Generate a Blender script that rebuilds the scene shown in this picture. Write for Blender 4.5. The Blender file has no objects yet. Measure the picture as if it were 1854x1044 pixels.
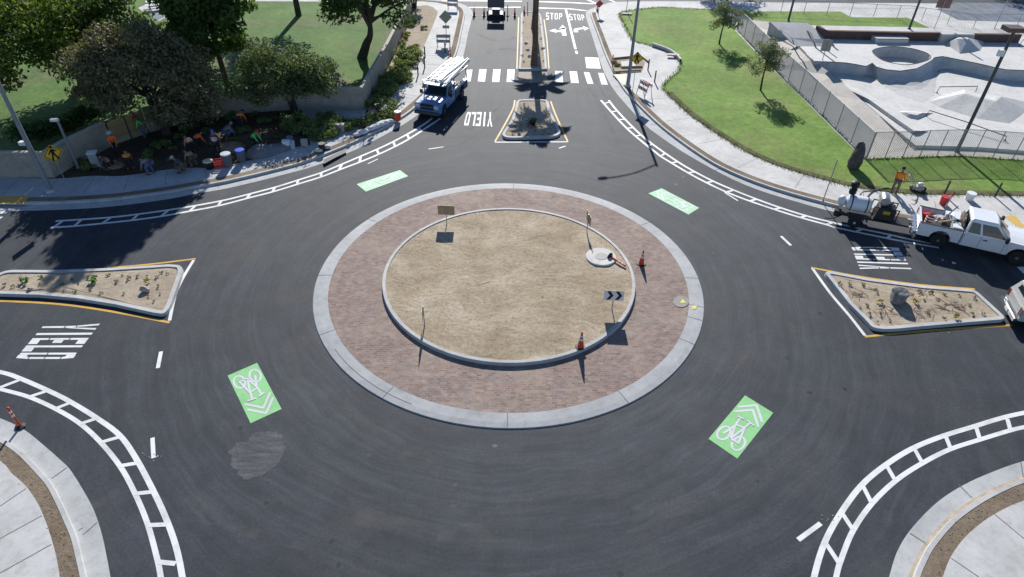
import bpy, bmesh, math, random
from mathutils import Vector, Matrix
from mathutils import noise as mn
from mathutils.geometry import tessellate_polygon
R = math.radians
PI = math.pi
SC = bpy.context.scene
COL = SC.collection

# ---------------------------------------------------------------- camera
F_PX, PITCH, ROLL, CAM_H = 1182.262, 0.671508571, 0.0182447169, 20.0
IW, IH = 1854.0, 1044.0
c_, s_ = math.cos(ROLL), math.sin(ROLL)
right0 = Vector((1, 0, 0)); up0 = Vector((0, math.sin(PITCH), math.cos(PITCH)))
fwd = Vector((0, math.cos(PITCH), -math.sin(PITCH)))
cr = right0 * c_ + up0 * s_; cu = -right0 * s_ + up0 * c_
cam_d = bpy.data.cameras.new('camera'); cam = bpy.data.objects.new('camera', cam_d); COL.objects.link(cam)
cam.matrix_world = Matrix(((cr.x, cu.x, -fwd.x, 0), (cr.y, cu.y, -fwd.y, 0), (cr.z, cu.z, -fwd.z, CAM_H), (0, 0, 0, 1)))
cam_d.sensor_width = 36; cam_d.lens = F_PX / IW * 36; cam_d.clip_end = 1500; cam_d.clip_start = 0.1
SC.camera = cam

# ---------------------------------------------------------------- sky and sun
SUN_EL, SUN_AZ = R(30), R(1.0)         # sun stands to the north (+Y), shadows fall towards -Y
w = bpy.data.worlds.new('World'); SC.world = w; w.use_nodes = True
nt = w.node_tree; nt.nodes.clear()
sky = nt.nodes.new('ShaderNodeTexSky'); sky.sky_type = 'NISHITA'; sky.sun_disc = False
sky.sun_elevation = SUN_EL; sky.sun_rotation = -SUN_AZ
sky.altitude = 2500; sky.dust_density = .3; sky.ozone_density = 3.0
bg = nt.nodes.new('ShaderNodeBackground'); bg.inputs[1].default_value = 0.09
wo = nt.nodes.new('ShaderNodeOutputWorld')
nt.links.new(sky.outputs[0], bg.inputs[0]); nt.links.new(bg.outputs[0], wo.inputs[0])
sd = bpy.data.lights.new('sun', 'SUN'); sd.energy = 5.0; sd.angle = R(0.5); sd.color = (1.0, 0.965, 0.915)
so = bpy.data.objects.new('sun', sd); COL.objects.link(so)
so.rotation_euler = Vector((math.sin(SUN_AZ) * math.cos(SUN_EL), -math.cos(SUN_AZ) * math.cos(SUN_EL), -math.sin(SUN_EL))).to_track_quat('-Z', 'Y').to_euler()
so.location = (0, 60, 60)
SC.view_settings.view_transform = 'Standard'; SC.view_settings.look = 'None'
SC.view_settings.exposure = 0.42; SC.view_settings.gamma = 1.0

# ---------------------------------------------------------------- survey of the photograph: pixel -> place on a level
def ray(u, v):
    x = (u - IW / 2) / F_PX; y = -(v - IH / 2) / F_PX
    return cr * x + cu * y + fwd
def G(u, v, z=0.0):
    d = ray(u, v); t = (z - CAM_H) / d.z
    return Vector((d.x * t, d.y * t, z))
def GY(u, v, y):                        # where the sight line crosses the upright plane at distance y
    d = ray(u, v); t = y / d.y
    return Vector((d.x * t, y, CAM_H + d.z * t))
def GP(pts, z=0.0): return [G(u, v, z) for u, v in pts]
CX, CY = -0.158, 25.971                  # centre of the roundabout

# ---------------------------------------------------------------- curve helpers
def smooth(p, n=6, closed=False):
    p = [Vector(q) for q in p]; out = []; m = len(p)
    rng = range(m if closed else m - 1)
    for i in rng:
        if closed: a, b, c, d = p[(i - 1) % m], p[i], p[(i + 1) % m], p[(i + 2) % m]
        else: a, b, c, d = p[max(i - 1, 0)], p[i], p[i + 1], p[min(i + 2, m - 1)]
        for k in range(n):
            t = k / n
            out.append(0.5 * ((2 * b) + (c - a) * t + (2 * a - 5 * b + 4 * c - d) * t * t + (3 * b - a - 3 * c + d) * t ** 3))
    if not closed: out.append(p[-1])
    return out
def resample(p, n):
    L = [0.0]
    for a, b in zip(p, p[1:]): L.append(L[-1] + (b - a).length)
    out = []; j = 0
    for i in range(n):
        t = L[-1] * i / (n - 1)
        while j < len(p) - 2 and L[j + 1] < t: j += 1
        s = (t - L[j]) / max(1e-9, L[j + 1] - L[j]); out.append(p[j].lerp(p[j + 1], min(1, max(0, s))))
    return out
def offset(p, d, z=None, closed=False):  # positive d: to the left of the direction of travel
    out = []; m = len(p)
    for i in range(m):
        a = p[(i - 1) % m] if (closed or i > 0) else p[i]; b = p[(i + 1) % m] if (closed or i < m - 1) else p[i]
        t = Vector((b.x - a.x, b.y - a.y, 0))
        if t.length < 1e-9: t = Vector((1, 0, 0))
        t.normalize(); q = p[i] + Vector((-t.y, t.x, 0)) * d
        out.append(Vector((q.x, q.y, q.z if z is None else z)))
    return out
def atz(p, z): return [Vector((q.x, q.y, z)) for q in p]
def round_poly(p, r=0.5, n=5):           # rounds the corners of a closed polygon; r one number or one per corner
    out = []; m = len(p)
    for i in range(m):
        b = Vector(p[i]); a = Vector(p[i - 1]); c = Vector(p[(i + 1) % m]); rr = r[i] if isinstance(r, (list, tuple)) else r
        da = min(rr, (a - b).length * .45); dc = min(rr, (c - b).length * .45)
        p0 = b + (a - b).normalized() * da; p1 = b + (c - b).normalized() * dc
        if rr <= 0: out.append(b); continue
        for k in range(n + 1):
            t = k / n; out.append(p0 * (1 - t) ** 2 + b * 2 * t * (1 - t) + p1 * t * t)
    return out
def area2(p): return sum(p[i - 1].x * p[i].y - p[i].x * p[i - 1].y for i in range(len(p)))
def ccw(p): return p if area2(p) > 0 else p[::-1]

# ---------------------------------------------------------------- mesh builder
class MB:
    def __init__(s): s.v = []; s.f = []
    def add(s, V, Fc):
        o = len(s.v); s.v += [tuple(q) for q in V]; s.f += [tuple(i + o for i in f) for f in Fc]; return s
    def face(s, pts): return s.add(pts, [tuple(range(len(pts)))])
    def sheet(s, pts, z=None, holes=None):
        pts = ccw([Vector((q[0], q[1], q[2] if z is None else z)) for q in pts])
        if not holes: return s.face(pts)
        loops = [pts] + [[Vector((q[0], q[1], q[2] if z is None else z)) for q in h] for h in holes]
        tr = tessellate_polygon(loops); fl = [q for l in loops for q in l]; ff = []
        for a, b, c in tr:
            if (fl[b] - fl[a]).cross(fl[c] - fl[a]).z < 0: b, c = c, b
            ff.append((a, b, c))
        return s.add(fl, ff)
    def strip(s, A, B, closed=False):
        n = len(A); m = n if closed else n - 1
        return s.add(list(A) + list(B), [(i, (i + 1) % n, n + (i + 1) % n, n + i) for i in range(m)])
    def ribbon(s, p, wd, z=None, closed=False):
        return s.strip(offset(p, -wd / 2, z, closed), offset(p, wd / 2, z, closed), closed)
    def box(s, c, sz, rz=0, M=None):
        hx, hy, hz = sz[0] / 2, sz[1] / 2, sz[2] / 2; ca, sa = math.cos(rz), math.sin(rz); V = []
        for x, y, z in ((-hx, -hy, -hz), (hx, -hy, -hz), (hx, hy, -hz), (-hx, hy, -hz), (-hx, -hy, hz), (hx, -hy, hz), (hx, hy, hz), (-hx, hy, hz)):
            q = Vector((x * ca - y * sa, x * sa + y * ca, z))
            if M is not None: q = M @ Vector((x, y, z))
            V.append(q + Vector(c))
        return s.add(V, [(3, 2, 1, 0), (4, 5, 6, 7), (0, 1, 5, 4), (1, 2, 6, 5), (2, 3, 7, 6), (3, 0, 4, 7)])
    def bar(s, p0, p1, wd, ht=None):
        p0, p1 = Vector(p0), Vector(p1); d = p1 - p0; L = d.length
        q = d.to_track_quat('X', 'Z').to_matrix()
        return s.box((p0 + p1) / 2, (L, wd, ht or wd), M=q)
    def tube(s, pts, r, n=8, caps=True):
        pts = [Vector(q) for q in pts]; m = len(pts); rr = r if isinstance(r, (list, tuple)) else [r] * m; V = []
        ref = Vector((0.31, 0.17, 0.93))
        for i, p in enumerate(pts):
            t = (pts[min(i + 1, m - 1)] - pts[max(i - 1, 0)]).normalized()
            if abs(t.dot(ref)) > .95: ref = Vector((0.9, 0.3, 0.1))
            a = t.cross(ref).normalized(); b = t.cross(a)
            for k in range(n):
                th = 2 * PI * k / n; V.append(p + (a * math.cos(th) + b * math.sin(th)) * rr[i])
        Fc = [(i * n + k, i * n + (k + 1) % n, (i + 1) * n + (k + 1) % n, (i + 1) * n + k) for i in range(m - 1) for k in range(n)]
        if caps: Fc += [tuple(range(n))[::-1], tuple((m - 1) * n + k for k in range(n))]
        return s.add(V, Fc)
    def lathe(s, prof, c=(0, 0, 0), n=14, M=None):
        V = []; m = len(prof); c = Vector(c)
        for r, z in prof:
            for k in range(n):
                q = Vector((r * math.cos(2 * PI * k / n), r * math.sin(2 * PI * k / n), z))
                V.append((M @ q if M is not None else q) + c)
        Fc = [(i * n + k, i * n + (k + 1) % n, (i + 1) * n + (k + 1) % n, (i + 1) * n + k) for i in range(m - 1) for k in range(n)]
        if prof[0][0] > 1e-4: Fc.append(tuple(range(n))[::-1])
        if prof[-1][0] > 1e-4: Fc.append(tuple((m - 1) * n + k for k in range(n)))
        return s.add(V, Fc)
    def prism(s, poly, z0, z1, top=True, bot=False):
        p = ccw([Vector((q[0], q[1], 0)) for q in poly]); n = len(p)
        V = [(q.x, q.y, z0) for q in p] + [(q.x, q.y, z1) for q in p]
        Fc = [(i, (i + 1) % n, n + (i + 1) % n, n + i) for i in range(n)]
        if top: Fc.append(tuple(n + i for i in range(n)))
        if bot: Fc.append(tuple(range(n))[::-1])
        return s.add(V, Fc)
    def loft(s, rings, caps=True):
        n = len(rings[0]); V = [q for r in rings for q in r]; m = len(rings)
        Fc = [(i * n + k, i * n + (k + 1) % n, (i + 1) * n + (k + 1) % n, (i + 1) * n + k) for i in range(m - 1) for k in range(n)]
        if caps: Fc += [tuple(range(n))[::-1], tuple((m - 1) * n + k for k in range(n))]
        return s.add(V, Fc)
    def slab(s, prof, y0, y1, bev=0.03):   # side profile (x, z) extruded across y with softened edges
        n = len(prof); cx = sum(q[0] for q in prof) / n; cz = sum(q[1] for q in prof) / n
        P = [Vector((q[0], q[1], 0)) for q in prof]; P = ccw(P); I = offset(P, bev, closed=True)
        r = lambda pp, y: [(q.x, y, q.y) for q in pp]
        return s.loft([r(I, y0), r(P, y0 + bev), r(P, y1 - bev), r(I, y1)])
    def ell(s, c, rad, nu=10, nv=7, jit=0, rng=None):
        V = [Vector((0, 0, -rad[2])) + Vector(c)]
        for j in range(1, nv):
            ph = PI * j / nv - PI / 2
            for i in range(nu):
                th = 2 * PI * i / nu; k = 1 + (rng.uniform(-jit, jit) if rng else 0)
                V.append(Vector((rad[0] * math.cos(th) * math.cos(ph) * k, rad[1] * math.sin(th) * math.cos(ph) * k, rad[2] * math.sin(ph) * k)) + Vector(c))
        V.append(Vector((0, 0, rad[2])) + Vector(c)); Fc = []
        for i in range(nu):
            Fc.append((0, 1 + (i + 1) % nu, 1 + i)); Fc.append((len(V) - 1, 1 + (nv - 2) * nu + i, 1 + (nv - 2) * nu + (i + 1) % nu))
            for j in range(nv - 2):
                a = 1 + j * nu; Fc.append((a + i, a + (i + 1) % nu, a + nu + (i + 1) % nu, a + nu + i))
        return s.add(V, Fc)
    def mesh(s, name, m=None, smooth_=False):
        me = bpy.data.meshes.new(name); me.from_pydata(s.v, [], s.f); me.update()
        if m: me.materials.append(m)
        if smooth_:
            me.polygons.foreach_set('use_smooth', [True] * len(me.polygons))
            try: me.set_sharp_from_angle(angle=R(38))
            except Exception: pass
        return me
    def build(s, name, m, parent=None, smooth_=False, recalc=True):
        me = s.mesh(name, m, smooth_)
        if recalc:
            bm = bmesh.new(); bm.from_mesh(me); bmesh.ops.recalc_face_normals(bm, faces=bm.faces); bm.to_mesh(me); bm.free()
        o = bpy.data.objects.new(name, me); COL.objects.link(o)
        if parent: o.parent = parent
        return o
def tag(o, label, cat, group=None):
    o['label'] = label; o['category'] = cat
    if group: o['group'] = group
    return o
def struct(o): o['kind'] = 'structure'; return o
def thing(name, label, cat, loc=(0, 0, 0), rz=0, group=None):
    o = bpy.data.objects.new(name, None); COL.objects.link(o); o.location = loc; o.rotation_euler = (0, 0, rz)
    o.empty_display_size = .2
    return tag(o, label, cat, group)
def copy_tree(o, parent=None):
    c = o.copy(); COL.objects.link(c)
    if parent: c.parent = parent
    for ch in list(o.children): copy_tree(ch, c)
    return c
def dup(o, loc, rz=0, label=None, group=None, sc=None):
    c = copy_tree(o); c.location = loc; c.rotation_euler = (0, 0, rz)
    if label: c['label'] = label
    if group: c['group'] = group
    if sc: c.scale = sc if isinstance(sc, (tuple, list)) else (sc, sc, sc)
    return c

# ---------------------------------------------------------------- materials
MATS = {}
def _bsdf(name):
    m = bpy.data.materials.new(name); m.use_nodes = True; n = m.node_tree
    return m, n, n.nodes['Principled BSDF']
def nn(n, t, **kw):
    o = n.nodes.new(t)
    for k, v in kw.items(): setattr(o, k, v)
    return o
def noise(n, vec, scale, detail=5, rough=.6):
    o = nn(n, 'ShaderNodeTexNoise'); o.inputs['Scale'].default_value = scale; o.inputs['Detail'].default_value = detail; o.inputs['Roughness'].default_value = rough
    n.links.new(vec, o.inputs['Vector']); return o.outputs['Fac']
def ramp(n, fac, stops):
    o = nn(n, 'ShaderNodeValToRGB'); e = o.color_ramp.elements
    while len(e) < len(stops): e.new(.5)
    for i, (p, c) in enumerate(stops): e[i].position = p; e[i].color = (*c, 1) if len(c) == 3 else c
    n.links.new(fac, o.inputs[0]); return o.outputs[0]
def mix(n, a, b, fac, mode='MIX'):
    o = nn(n, 'ShaderNodeMix', data_type='RGBA', blend_type=mode)
    for s, v in ((o.inputs[6], a), (o.inputs[7], b)):
        if isinstance(v, tuple): s.default_value = (*v, 1)
        else: n.links.new(v, s)
    if isinstance(fac, (int, float)): o.inputs[0].default_value = fac
    else: n.links.new(fac, o.inputs[0])
    return o.outputs[2]
def math_(n, op, a, b=None):
    o = nn(n, 'ShaderNodeMath', operation=op)
    for i, v in enumerate((a, b)):
        if v is None: continue
        if isinstance(v, (int, float)): o.inputs[i].default_value = v
        else: n.links.new(v, o.inputs[i])
    return o.outputs[0]
def bump(n, b, h, strength=.3, dist=.02):
    o = nn(n, 'ShaderNodeBump'); o.inputs['Strength'].default_value = strength; o.inputs['Distance'].default_value = dist
    n.links.new(h, o.inputs['Height']); n.links.new(o.outputs[0], b.inputs['Normal'])
def sc_(c, k): return tuple(min(1, x * k) for x in c)
def M(name, col, rough=.75, var=.18, scale=3, fine=None, bmp=0, spec=.35, metal=0, coat=0, col2=None, emit=0):
    """plain procedural material: colour broken up by two sizes of noise, some relief"""
    if name in MATS: return MATS[name]
    m, n, b = _bsdf(name); tc = nn(n, 'ShaderNodeTexCoord').outputs['Object']
    f1 = noise(n, tc, scale, 6); c = ramp(n, f1, [(.3, sc_(col, 1 - var)), (.7, sc_(col2 or col, 1 + var))])
    if fine:
        f2 = noise(n, tc, fine, 3, .7); c = mix(n, c, ramp(n, f2, [(.3, (.72, .72, .72)), (.7, (1.25, 1.25, 1.25))]), .8, 'MULTIPLY')
        if bmp: bump(n, b, f2, bmp, .03)
    elif bmp: bump(n, b, f1, bmp, .03)
    n.links.new(c, b.inputs['Base Color']); b.inputs['Roughness'].default_value = rough
    b.inputs['Specular IOR Level'].default_value = spec; b.inputs['Metallic'].default_value = metal
    b.inputs['Coat Weight'].default_value = coat
    MATS[name] = m; return m
def leafmat(name, col, col2, trans=.35):
    if name in MATS: return MATS[name]
    m, n, b = _bsdf(name); tc = nn(n, 'ShaderNodeTexCoord').outputs['Object']
    f1 = noise(n, tc, 1.1, 3); f2 = noise(n, tc, 9, 2, .7)
    c = ramp(n, math_(n, 'ADD', math_(n, 'MULTIPLY', f1, .55), math_(n, 'MULTIPLY', f2, .45)), [(.35, col), (.65, col2)])
    n.links.new(c, b.inputs['Base Color']); b.inputs['Roughness'].default_value = .6; b.inputs['Specular IOR Level'].default_value = .25
    t = nn(n, 'ShaderNodeBsdfTranslucent'); n.links.new(mix(n, c, (1.0, 1.0, .35), .85, 'MULTIPLY'), t.inputs[0])
    ms = nn(n, 'ShaderNodeMixShader'); ms.inputs[0].default_value = trans
    out = n.nodes['Material Output']; n.links.new(b.outputs[0], ms.inputs[1]); n.links.new(t.outputs[0], ms.inputs[2]); n.links.new(ms.outputs[0], out.inputs[0])
    MATS[name] = m; return m
def glassmat(name, col=(.02, .03, .035)):
    m, n, b = _bsdf(name); b.inputs['Base Color'].default_value = (*col, 1); b.inputs['Roughness'].default_value = .06; b.inputs['Specular IOR Level'].default_value = .6
    MATS[name] = m; return m
def asphalt(name, dark=1.0):
    m, n, b = _bsdf(name); tc = nn(n, 'ShaderNodeTexCoord').outputs['Object']
    sub = nn(n, 'ShaderNodeVectorMath', operation='SUBTRACT'); n.links.new(tc, sub.inputs[0]); sub.inputs[1].default_value = (CX, CY, 0)
    sep = nn(n, 'ShaderNodeSeparateXYZ'); n.links.new(sub.outputs[0], sep.inputs[0]); x, y = sep.outputs[0], sep.outputs[1]
    ln = nn(n, 'ShaderNodeVectorMath', operation='LENGTH'); n.links.new(sub.outputs[0], ln.inputs[0]); r = ln.outputs['Value']
    wob = math_(n, 'MULTIPLY', noise(n, tc, .2, 2), 1.3); rw = math_(n, 'ADD', r, wob)
    ri = math_(n, 'MAXIMUM', r, 1.0)
    cv = nn(n, 'ShaderNodeCombineXYZ'); n.links.new(math_(n, 'MULTIPLY', rw, 3.4), cv.inputs[0])
    n.links.new(math_(n, 'MULTIPLY', math_(n, 'DIVIDE', x, ri), 2.6), cv.inputs[1]); n.links.new(math_(n, 'MULTIPLY', math_(n, 'DIVIDE', y, ri), 2.6), cv.inputs[2])
    arc = noise(n, cv.outputs[0], 1.0, 7, .68)
    mp = nn(n, 'ShaderNodeMapping'); n.links.new(tc, mp.inputs[0]); mp.inputs['Scale'].default_value = (1.7, .12, 1)
    lane_y = noise(n, mp.outputs[0], 1.0, 6, .65)
    mask = nn(n, 'ShaderNodeMapRange', interpolation_type='SMOOTHSTEP'); n.links.new(r, mask.inputs[0]); mask.inputs[1].default_value = 15; mask.inputs[2].default_value = 26
    st = nn(n, 'ShaderNodeMix', data_type='FLOAT'); n.links.new(mask.outputs[0], st.inputs[0]); n.links.new(arc, st.inputs[2]); n.links.new(lane_y, st.inputs[3])
    c = ramp(n, st.outputs[0], [(.26, sc_((.0185, .0232, .030), dark)), (.5, sc_((.029, .0355, .0445), dark)), (.75, sc_((.050, .059, .072), dark))])
    mot = noise(n, tc, .8, 8, .7); c = mix(n, c, ramp(n, mot, [(.3, (.70, .70, .71)), (.7, (1.34, 1.33, 1.31))]), .9, 'MULTIPLY')
    dust = noise(n, tc, .3, 6, .68); c = mix(n, c, sc_((.060, .060, .060), dark), math_(n, 'MULTIPLY', ramp(n, dust, [(.5, (0, 0, 0)), (.72, (1, 1, 1))]), .55))
    big = noise(n, tc, .07, 2); c = mix(n, c, ramp(n, big, [(.3, (.86, .85, .84)), (.7, (1.14, 1.14, 1.16))]), 1.0, 'MULTIPLY')
    # thin bright scuff marks left by tyres
    cv2 = nn(n, 'ShaderNodeCombineXYZ'); n.links.new(math_(n, 'MULTIPLY', rw, 5.0), cv2.inputs[0]); n.links.new(math_(n, 'DIVIDE', x, ri), cv2.inputs[1]); n.links.new(math_(n, 'DIVIDE', y, ri), cv2.inputs[2])
    sk = ramp(n, noise(n, cv2.outputs[0], 1.3, 4, .7), [(.58, (0, 0, 0)), (.76, (1, 1, 1))])
    patch = ramp(n, noise(n, tc, .16, 3), [(.46, (0, 0, 0)), (.62, (1, 1, 1))])
    c = mix(n, c, sc_((.075, .080, .087), dark), math_(n, 'MULTIPLY', math_(n, 'MULTIPLY', sk, patch), .55))
    g2 = noise(n, tc, 9.5, 5, .82); c = mix(n, c, ramp(n, g2, [(.32, (.60, .60, .61)), (.68, (1.46, 1.46, 1.45))]), .8, 'MULTIPLY')
    g = noise(n, tc, 34, 3, .8); c = mix(n, c, ramp(n, g, [(.32, (.55, .55, .55)), (.68, (1.5, 1.5, 1.5))]), .85, 'MULTIPLY')
    n.links.new(c, b.inputs['Base Color']); b.inputs['Roughness'].default_value = .76; b.inputs['Specular IOR Level'].default_value = .38
    bump(n, b, g, .35, .012); MATS[name] = m; return m
def concrete(name, col=(.50, .495, .475), stain=.2):
    m, n, b = _bsdf(name); tc = nn(n, 'ShaderNodeTexCoord').outputs['Object']
    a = noise(n, tc, .45, 6, .6); c = ramp(n, a, [(.3, sc_(col, 1 - stain)), (.7, sc_(col, 1 + stain * .45))])
    a2 = noise(n, tc, 2.6, 6, .7); c = mix(n, c, ramp(n, a2, [(.32, (.78, .77, .75)), (.52, (1, 1, 1)), (.8, (1.06, 1.06, 1.06))]), .8, 'MULTIPLY')
    g = noise(n, tc, 26, 3, .8); c = mix(n, c, ramp(n, g, [(.3, (.86, .86, .86)), (.7, (1.1, 1.1, 1.1))]), .8, 'MULTIPLY')
    n.links.new(c, b.inputs['Base Color']); b.inputs['Roughness'].default_value = .8; b.inputs['Specular IOR Level'].default_value = .4
    bump(n, b, g, .2, .01); MATS[name] = m; return m
def soilmat(name, col, col2, s=1.2, big=.35):
    m, n, b = _bsdf(name); tc = nn(n, 'ShaderNodeTexCoord').outputs['Object']
    a = noise(n, tc, big, 5, .65); c = ramp(n, a, [(.32, col), (.68, col2)])
    f = noise(n, tc, s * 2.2, 8, .75); c = mix(n, c, ramp(n, f, [(.3, (.62, .6, .58)), (.5, (1, 1, 1)), (.72, (1.22, 1.2, 1.18))]), .85, 'MULTIPLY')
    g = noise(n, tc, s * 22, 3, .8); c = mix(n, c, ramp(n, g, [(.3, (.75, .75, .75)), (.7, (1.2, 1.2, 1.2))]), .7, 'MULTIPLY')
    n.links.new(c, b.inputs['Base Color']); b.inputs['Roughness'].default_value = .95; b.inputs['Specular IOR Level'].default_value = .15
    bump(n, b, math_(n, 'ADD', f, math_(n, 'MULTIPLY', g, .4)), .7, .06); MATS[name] = m; return m
def grassmat(name, a, b2, dry, dryamt=.25):
    m, n, b = _bsdf(name); tc = nn(n, 'ShaderNodeTexCoord').outputs['Object']
    c = ramp(n, noise(n, tc, .22, 6, .68), [(.34, sc_(a, .86)), (.66, sc_(b2, 1.1))])
    c = mix(n, c, dry, math_(n, 'MULTIPLY', ramp(n, noise(n, tc, .13, 6, .62), [(.5, (0, 0, 0)), (.66, (1, 1, 1))]), dryamt))
    f = noise(n, tc, 2.6, 7, .75); c = mix(n, c, ramp(n, f, [(.3, (.55, .6, .5)), (.7, (1.38, 1.3, 1.3))]), .8, 'MULTIPLY')
    g = noise(n, tc, 30, 3, .85); c = mix(n, c, ramp(n, g, [(.3, (.6, .6, .6)), (.7, (1.35, 1.35, 1.3))]), .8, 'MULTIPLY')
    n.links.new(c, b.inputs['Base Color']); b.inputs['Roughness'].default_value = .85; b.inputs['Specular IOR Level'].default_value = .2
    bump(n, b, math_(n, 'ADD', math_(n, 'MULTIPLY', f, .5), g), .8, .05); MATS[name] = m; return m
def brickmat(name):
    m, n, b = _bsdf(name); tc = nn(n, 'ShaderNodeTexCoord').outputs['Object']
    br = nn(n, 'ShaderNodeTexBrick', offset=.5); n.links.new(tc, br.inputs['Vector']); br.inputs['Scale'].default_value = 1
    br.inputs['Color1'].default_value = (.185, .10, .078, 1); br.inputs['Color2'].default_value = (.35, .24, .195, 1); br.inputs['Mortar'].default_value = (.30, .26, .22, 1)
    br.inputs['Mortar Size'].default_value = .012; br.inputs['Brick Width'].default_value = .24; br.inputs['Row Height'].default_value = .12; br.inputs['Bias'].default_value = -.05
    vo = nn(n, 'ShaderNodeTexVoronoi'); n.links.new(tc, vo.inputs['Vector']); vo.inputs['Scale'].default_value = 6
    sep = nn(n, 'ShaderNodeSeparateColor'); n.links.new(vo.outputs['Color'], sep.inputs[0])
    c = mix(n, br.outputs[0], (.22, .195, .19), math_(n, 'MULTIPLY', sep.outputs[0], .7))
    dust = ramp(n, noise(n, tc, .4, 5, .65), [(.45, (0, 0, 0)), (.72, (1, 1, 1))]); c = mix(n, c, (.38, .32, .26), math_(n, 'MULTIPLY', dust, .6))
    f = noise(n, tc, 3, 6, .7); c = mix(n, c, ramp(n, f, [(.3, (.75, .75, .75)), (.7, (1.22, 1.2, 1.18))]), .9, 'MULTIPLY')
    n.links.new(c, b.inputs['Base Color']); b.inputs['Roughness'].default_value = .85; b.inputs['Specular IOR Level'].default_value = .3
    bump(n, b, br.outputs['Fac'], -.25, .01); MATS[name] = m; return m
def blockwall(name, c1, c2, mortar):
    m, n, b = _bsdf(name); tc = nn(n, 'ShaderNodeTexCoord').outputs['Generated']
    geo = nn(n, 'ShaderNodeNewGeometry'); sp = nn(n, 'ShaderNodeSeparateXYZ'); n.links.new(geo.outputs['Position'], sp.inputs[0])
    cv = nn(n, 'ShaderNodeCombineXYZ'); n.links.new(math_(n, 'ADD', sp.outputs[0], sp.outputs[1]), cv.inputs[0]); n.links.new(sp.outputs[2], cv.inputs[1])
    br = nn(n, 'ShaderNodeTexBrick', offset=.5); n.links.new(cv.outputs[0], br.inputs['Vector']); br.inputs['Scale'].default_value = 1
    br.inputs['Color1'].default_value = (*c1, 1); br.inputs['Color2'].default_value = (*c2, 1); br.inputs['Mortar'].default_value = (*mortar, 1)
    br.inputs['Mortar Size'].default_value = .012; br.inputs['Brick Width'].default_value = .45; br.inputs['Row Height'].default_value = .2
    f = noise(n, geo.outputs['Position'], 1.6, 6, .7); c = mix(n, br.outputs[0], ramp(n, f, [(.3, (.72, .72, .72)), (.7, (1.15, 1.13, 1.1))]), .9, 'MULTIPLY')
    n.links.new(c, b.inputs['Base Color']); b.inputs['Roughness'].default_value = .9; MATS[name] = m; return m
def paintmat(name, col, wear=.45):
    m, n, b = _bsdf(name); tc = nn(n, 'ShaderNodeTexCoord').outputs['Object']
    f = noise(n, tc, 5, 7, .82); c = ramp(n, f, [(.2, sc_(col, .62)), (.45, col), (.8, sc_(col, 1.06))])
    h = noise(n, tc, .9, 5, .65); c = mix(n, c, sc_(col, 1 - wear), math_(n, 'MULTIPLY', ramp(n, h, [(.45, (0, 0, 0)), (.75, (1, 1, 1))]), .75))
    chip = ramp(n, noise(n, tc, 16, 5, .85), [(.64, (0, 0, 0)), (.70, (1, 1, 1))]); zone = ramp(n, noise(n, tc, 1.3, 4, .7), [(.42, (0, 0, 0)), (.66, (1, 1, 1))])
    c = mix(n, c, (.07, .075, .08), math_(n, 'MULTIPLY', math_(n, 'MULTIPLY', chip, zone), .85))
    n.links.new(c, b.inputs['Base Color']); b.inputs['Roughness'].default_value = .65; MATS[name] = m; return m

ASPH = asphalt('asphalt_worn'); ASPHF = asphalt('asphalt_side_road', 4.0)
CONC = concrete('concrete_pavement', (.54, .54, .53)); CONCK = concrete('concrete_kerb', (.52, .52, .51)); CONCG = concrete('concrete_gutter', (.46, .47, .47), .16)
APRON = concrete('concrete_apron_ring', (.43, .44, .445), .16)
def sandmat(name):
    m, n, b = _bsdf(name); tc = nn(n, 'ShaderNodeTexCoord').outputs['Object']
    w1 = nn(n, 'ShaderNodeTexNoise'); w1.inputs['Scale'].default_value = .3; w1.inputs['Detail'].default_value = 2; n.links.new(tc, w1.inputs['Vector'])
    ad = nn(n, 'ShaderNodeVectorMath', operation='MULTIPLY_ADD'); n.links.new(w1.outputs['Color'], ad.inputs[0]); ad.inputs[1].default_value = (5, 5, 0); n.links.new(tc, ad.inputs[2])
    mp = nn(n, 'ShaderNodeMapping'); n.links.new(ad.outputs[0], mp.inputs[0]); mp.inputs['Rotation'].default_value = (0, 0, .3); mp.inputs['Scale'].default_value = (.55, 3.4, 1)
    tr_k = noise(n, mp.outputs[0], 1.0, 6, .72)
    c = ramp(n, noise(n, tc, .42, 6, .66), [(.30, (.31, .245, .17)), (.52, (.42, .345, .25)), (.72, (.53, .46, .36))])
    c = mix(n, c, ramp(n, tr_k, [(.32, (.82, .81, .79)), (.5, (1, 1, 1)), (.68, (1.14, 1.14, 1.14))]), .8, 'MULTIPLY')
    g = noise(n, tc, 6, 8, .85); c = mix(n, c, ramp(n, g, [(.33, (.55, .54, .52)), (.5, (1, 1, 1)), (.68, (1.3, 1.29, 1.28))]), .85, 'MULTIPLY')
    n.links.new(c, b.inputs['Base Color']); b.inputs['Roughness'].default_value = .95; b.inputs['Specular IOR Level'].default_value = .12
    bump(n, b, math_(n, 'ADD', tr_k, math_(n, 'MULTIPLY', g, 1.0)), .8, .05); MATS[name] = m; return m
SOIL = soilmat('sandy_soil', (.30, .235, .165), (.42, .345, .25)); MULCH = soilmat('dark_mulch', (.05, .04, .029), (.13, .10, .07), 1.8)
DIRT = soilmat('brown_dirt', (.165, .125, .088), (.30, .24, .175), 3.0); TRAMP = soilmat('light_planting_soil', (.355, .295, .22), (.47, .40, .31), 1.6)
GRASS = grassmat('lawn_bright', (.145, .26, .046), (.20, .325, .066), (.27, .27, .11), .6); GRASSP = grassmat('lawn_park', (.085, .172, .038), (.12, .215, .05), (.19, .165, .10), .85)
BRICK = brickmat('brick_paving'); WHITE = paintmat('white_road_paint', (.74, .75, .74)); YEL = paintmat('yellow_road_paint', (.62, .36, .05))
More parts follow.
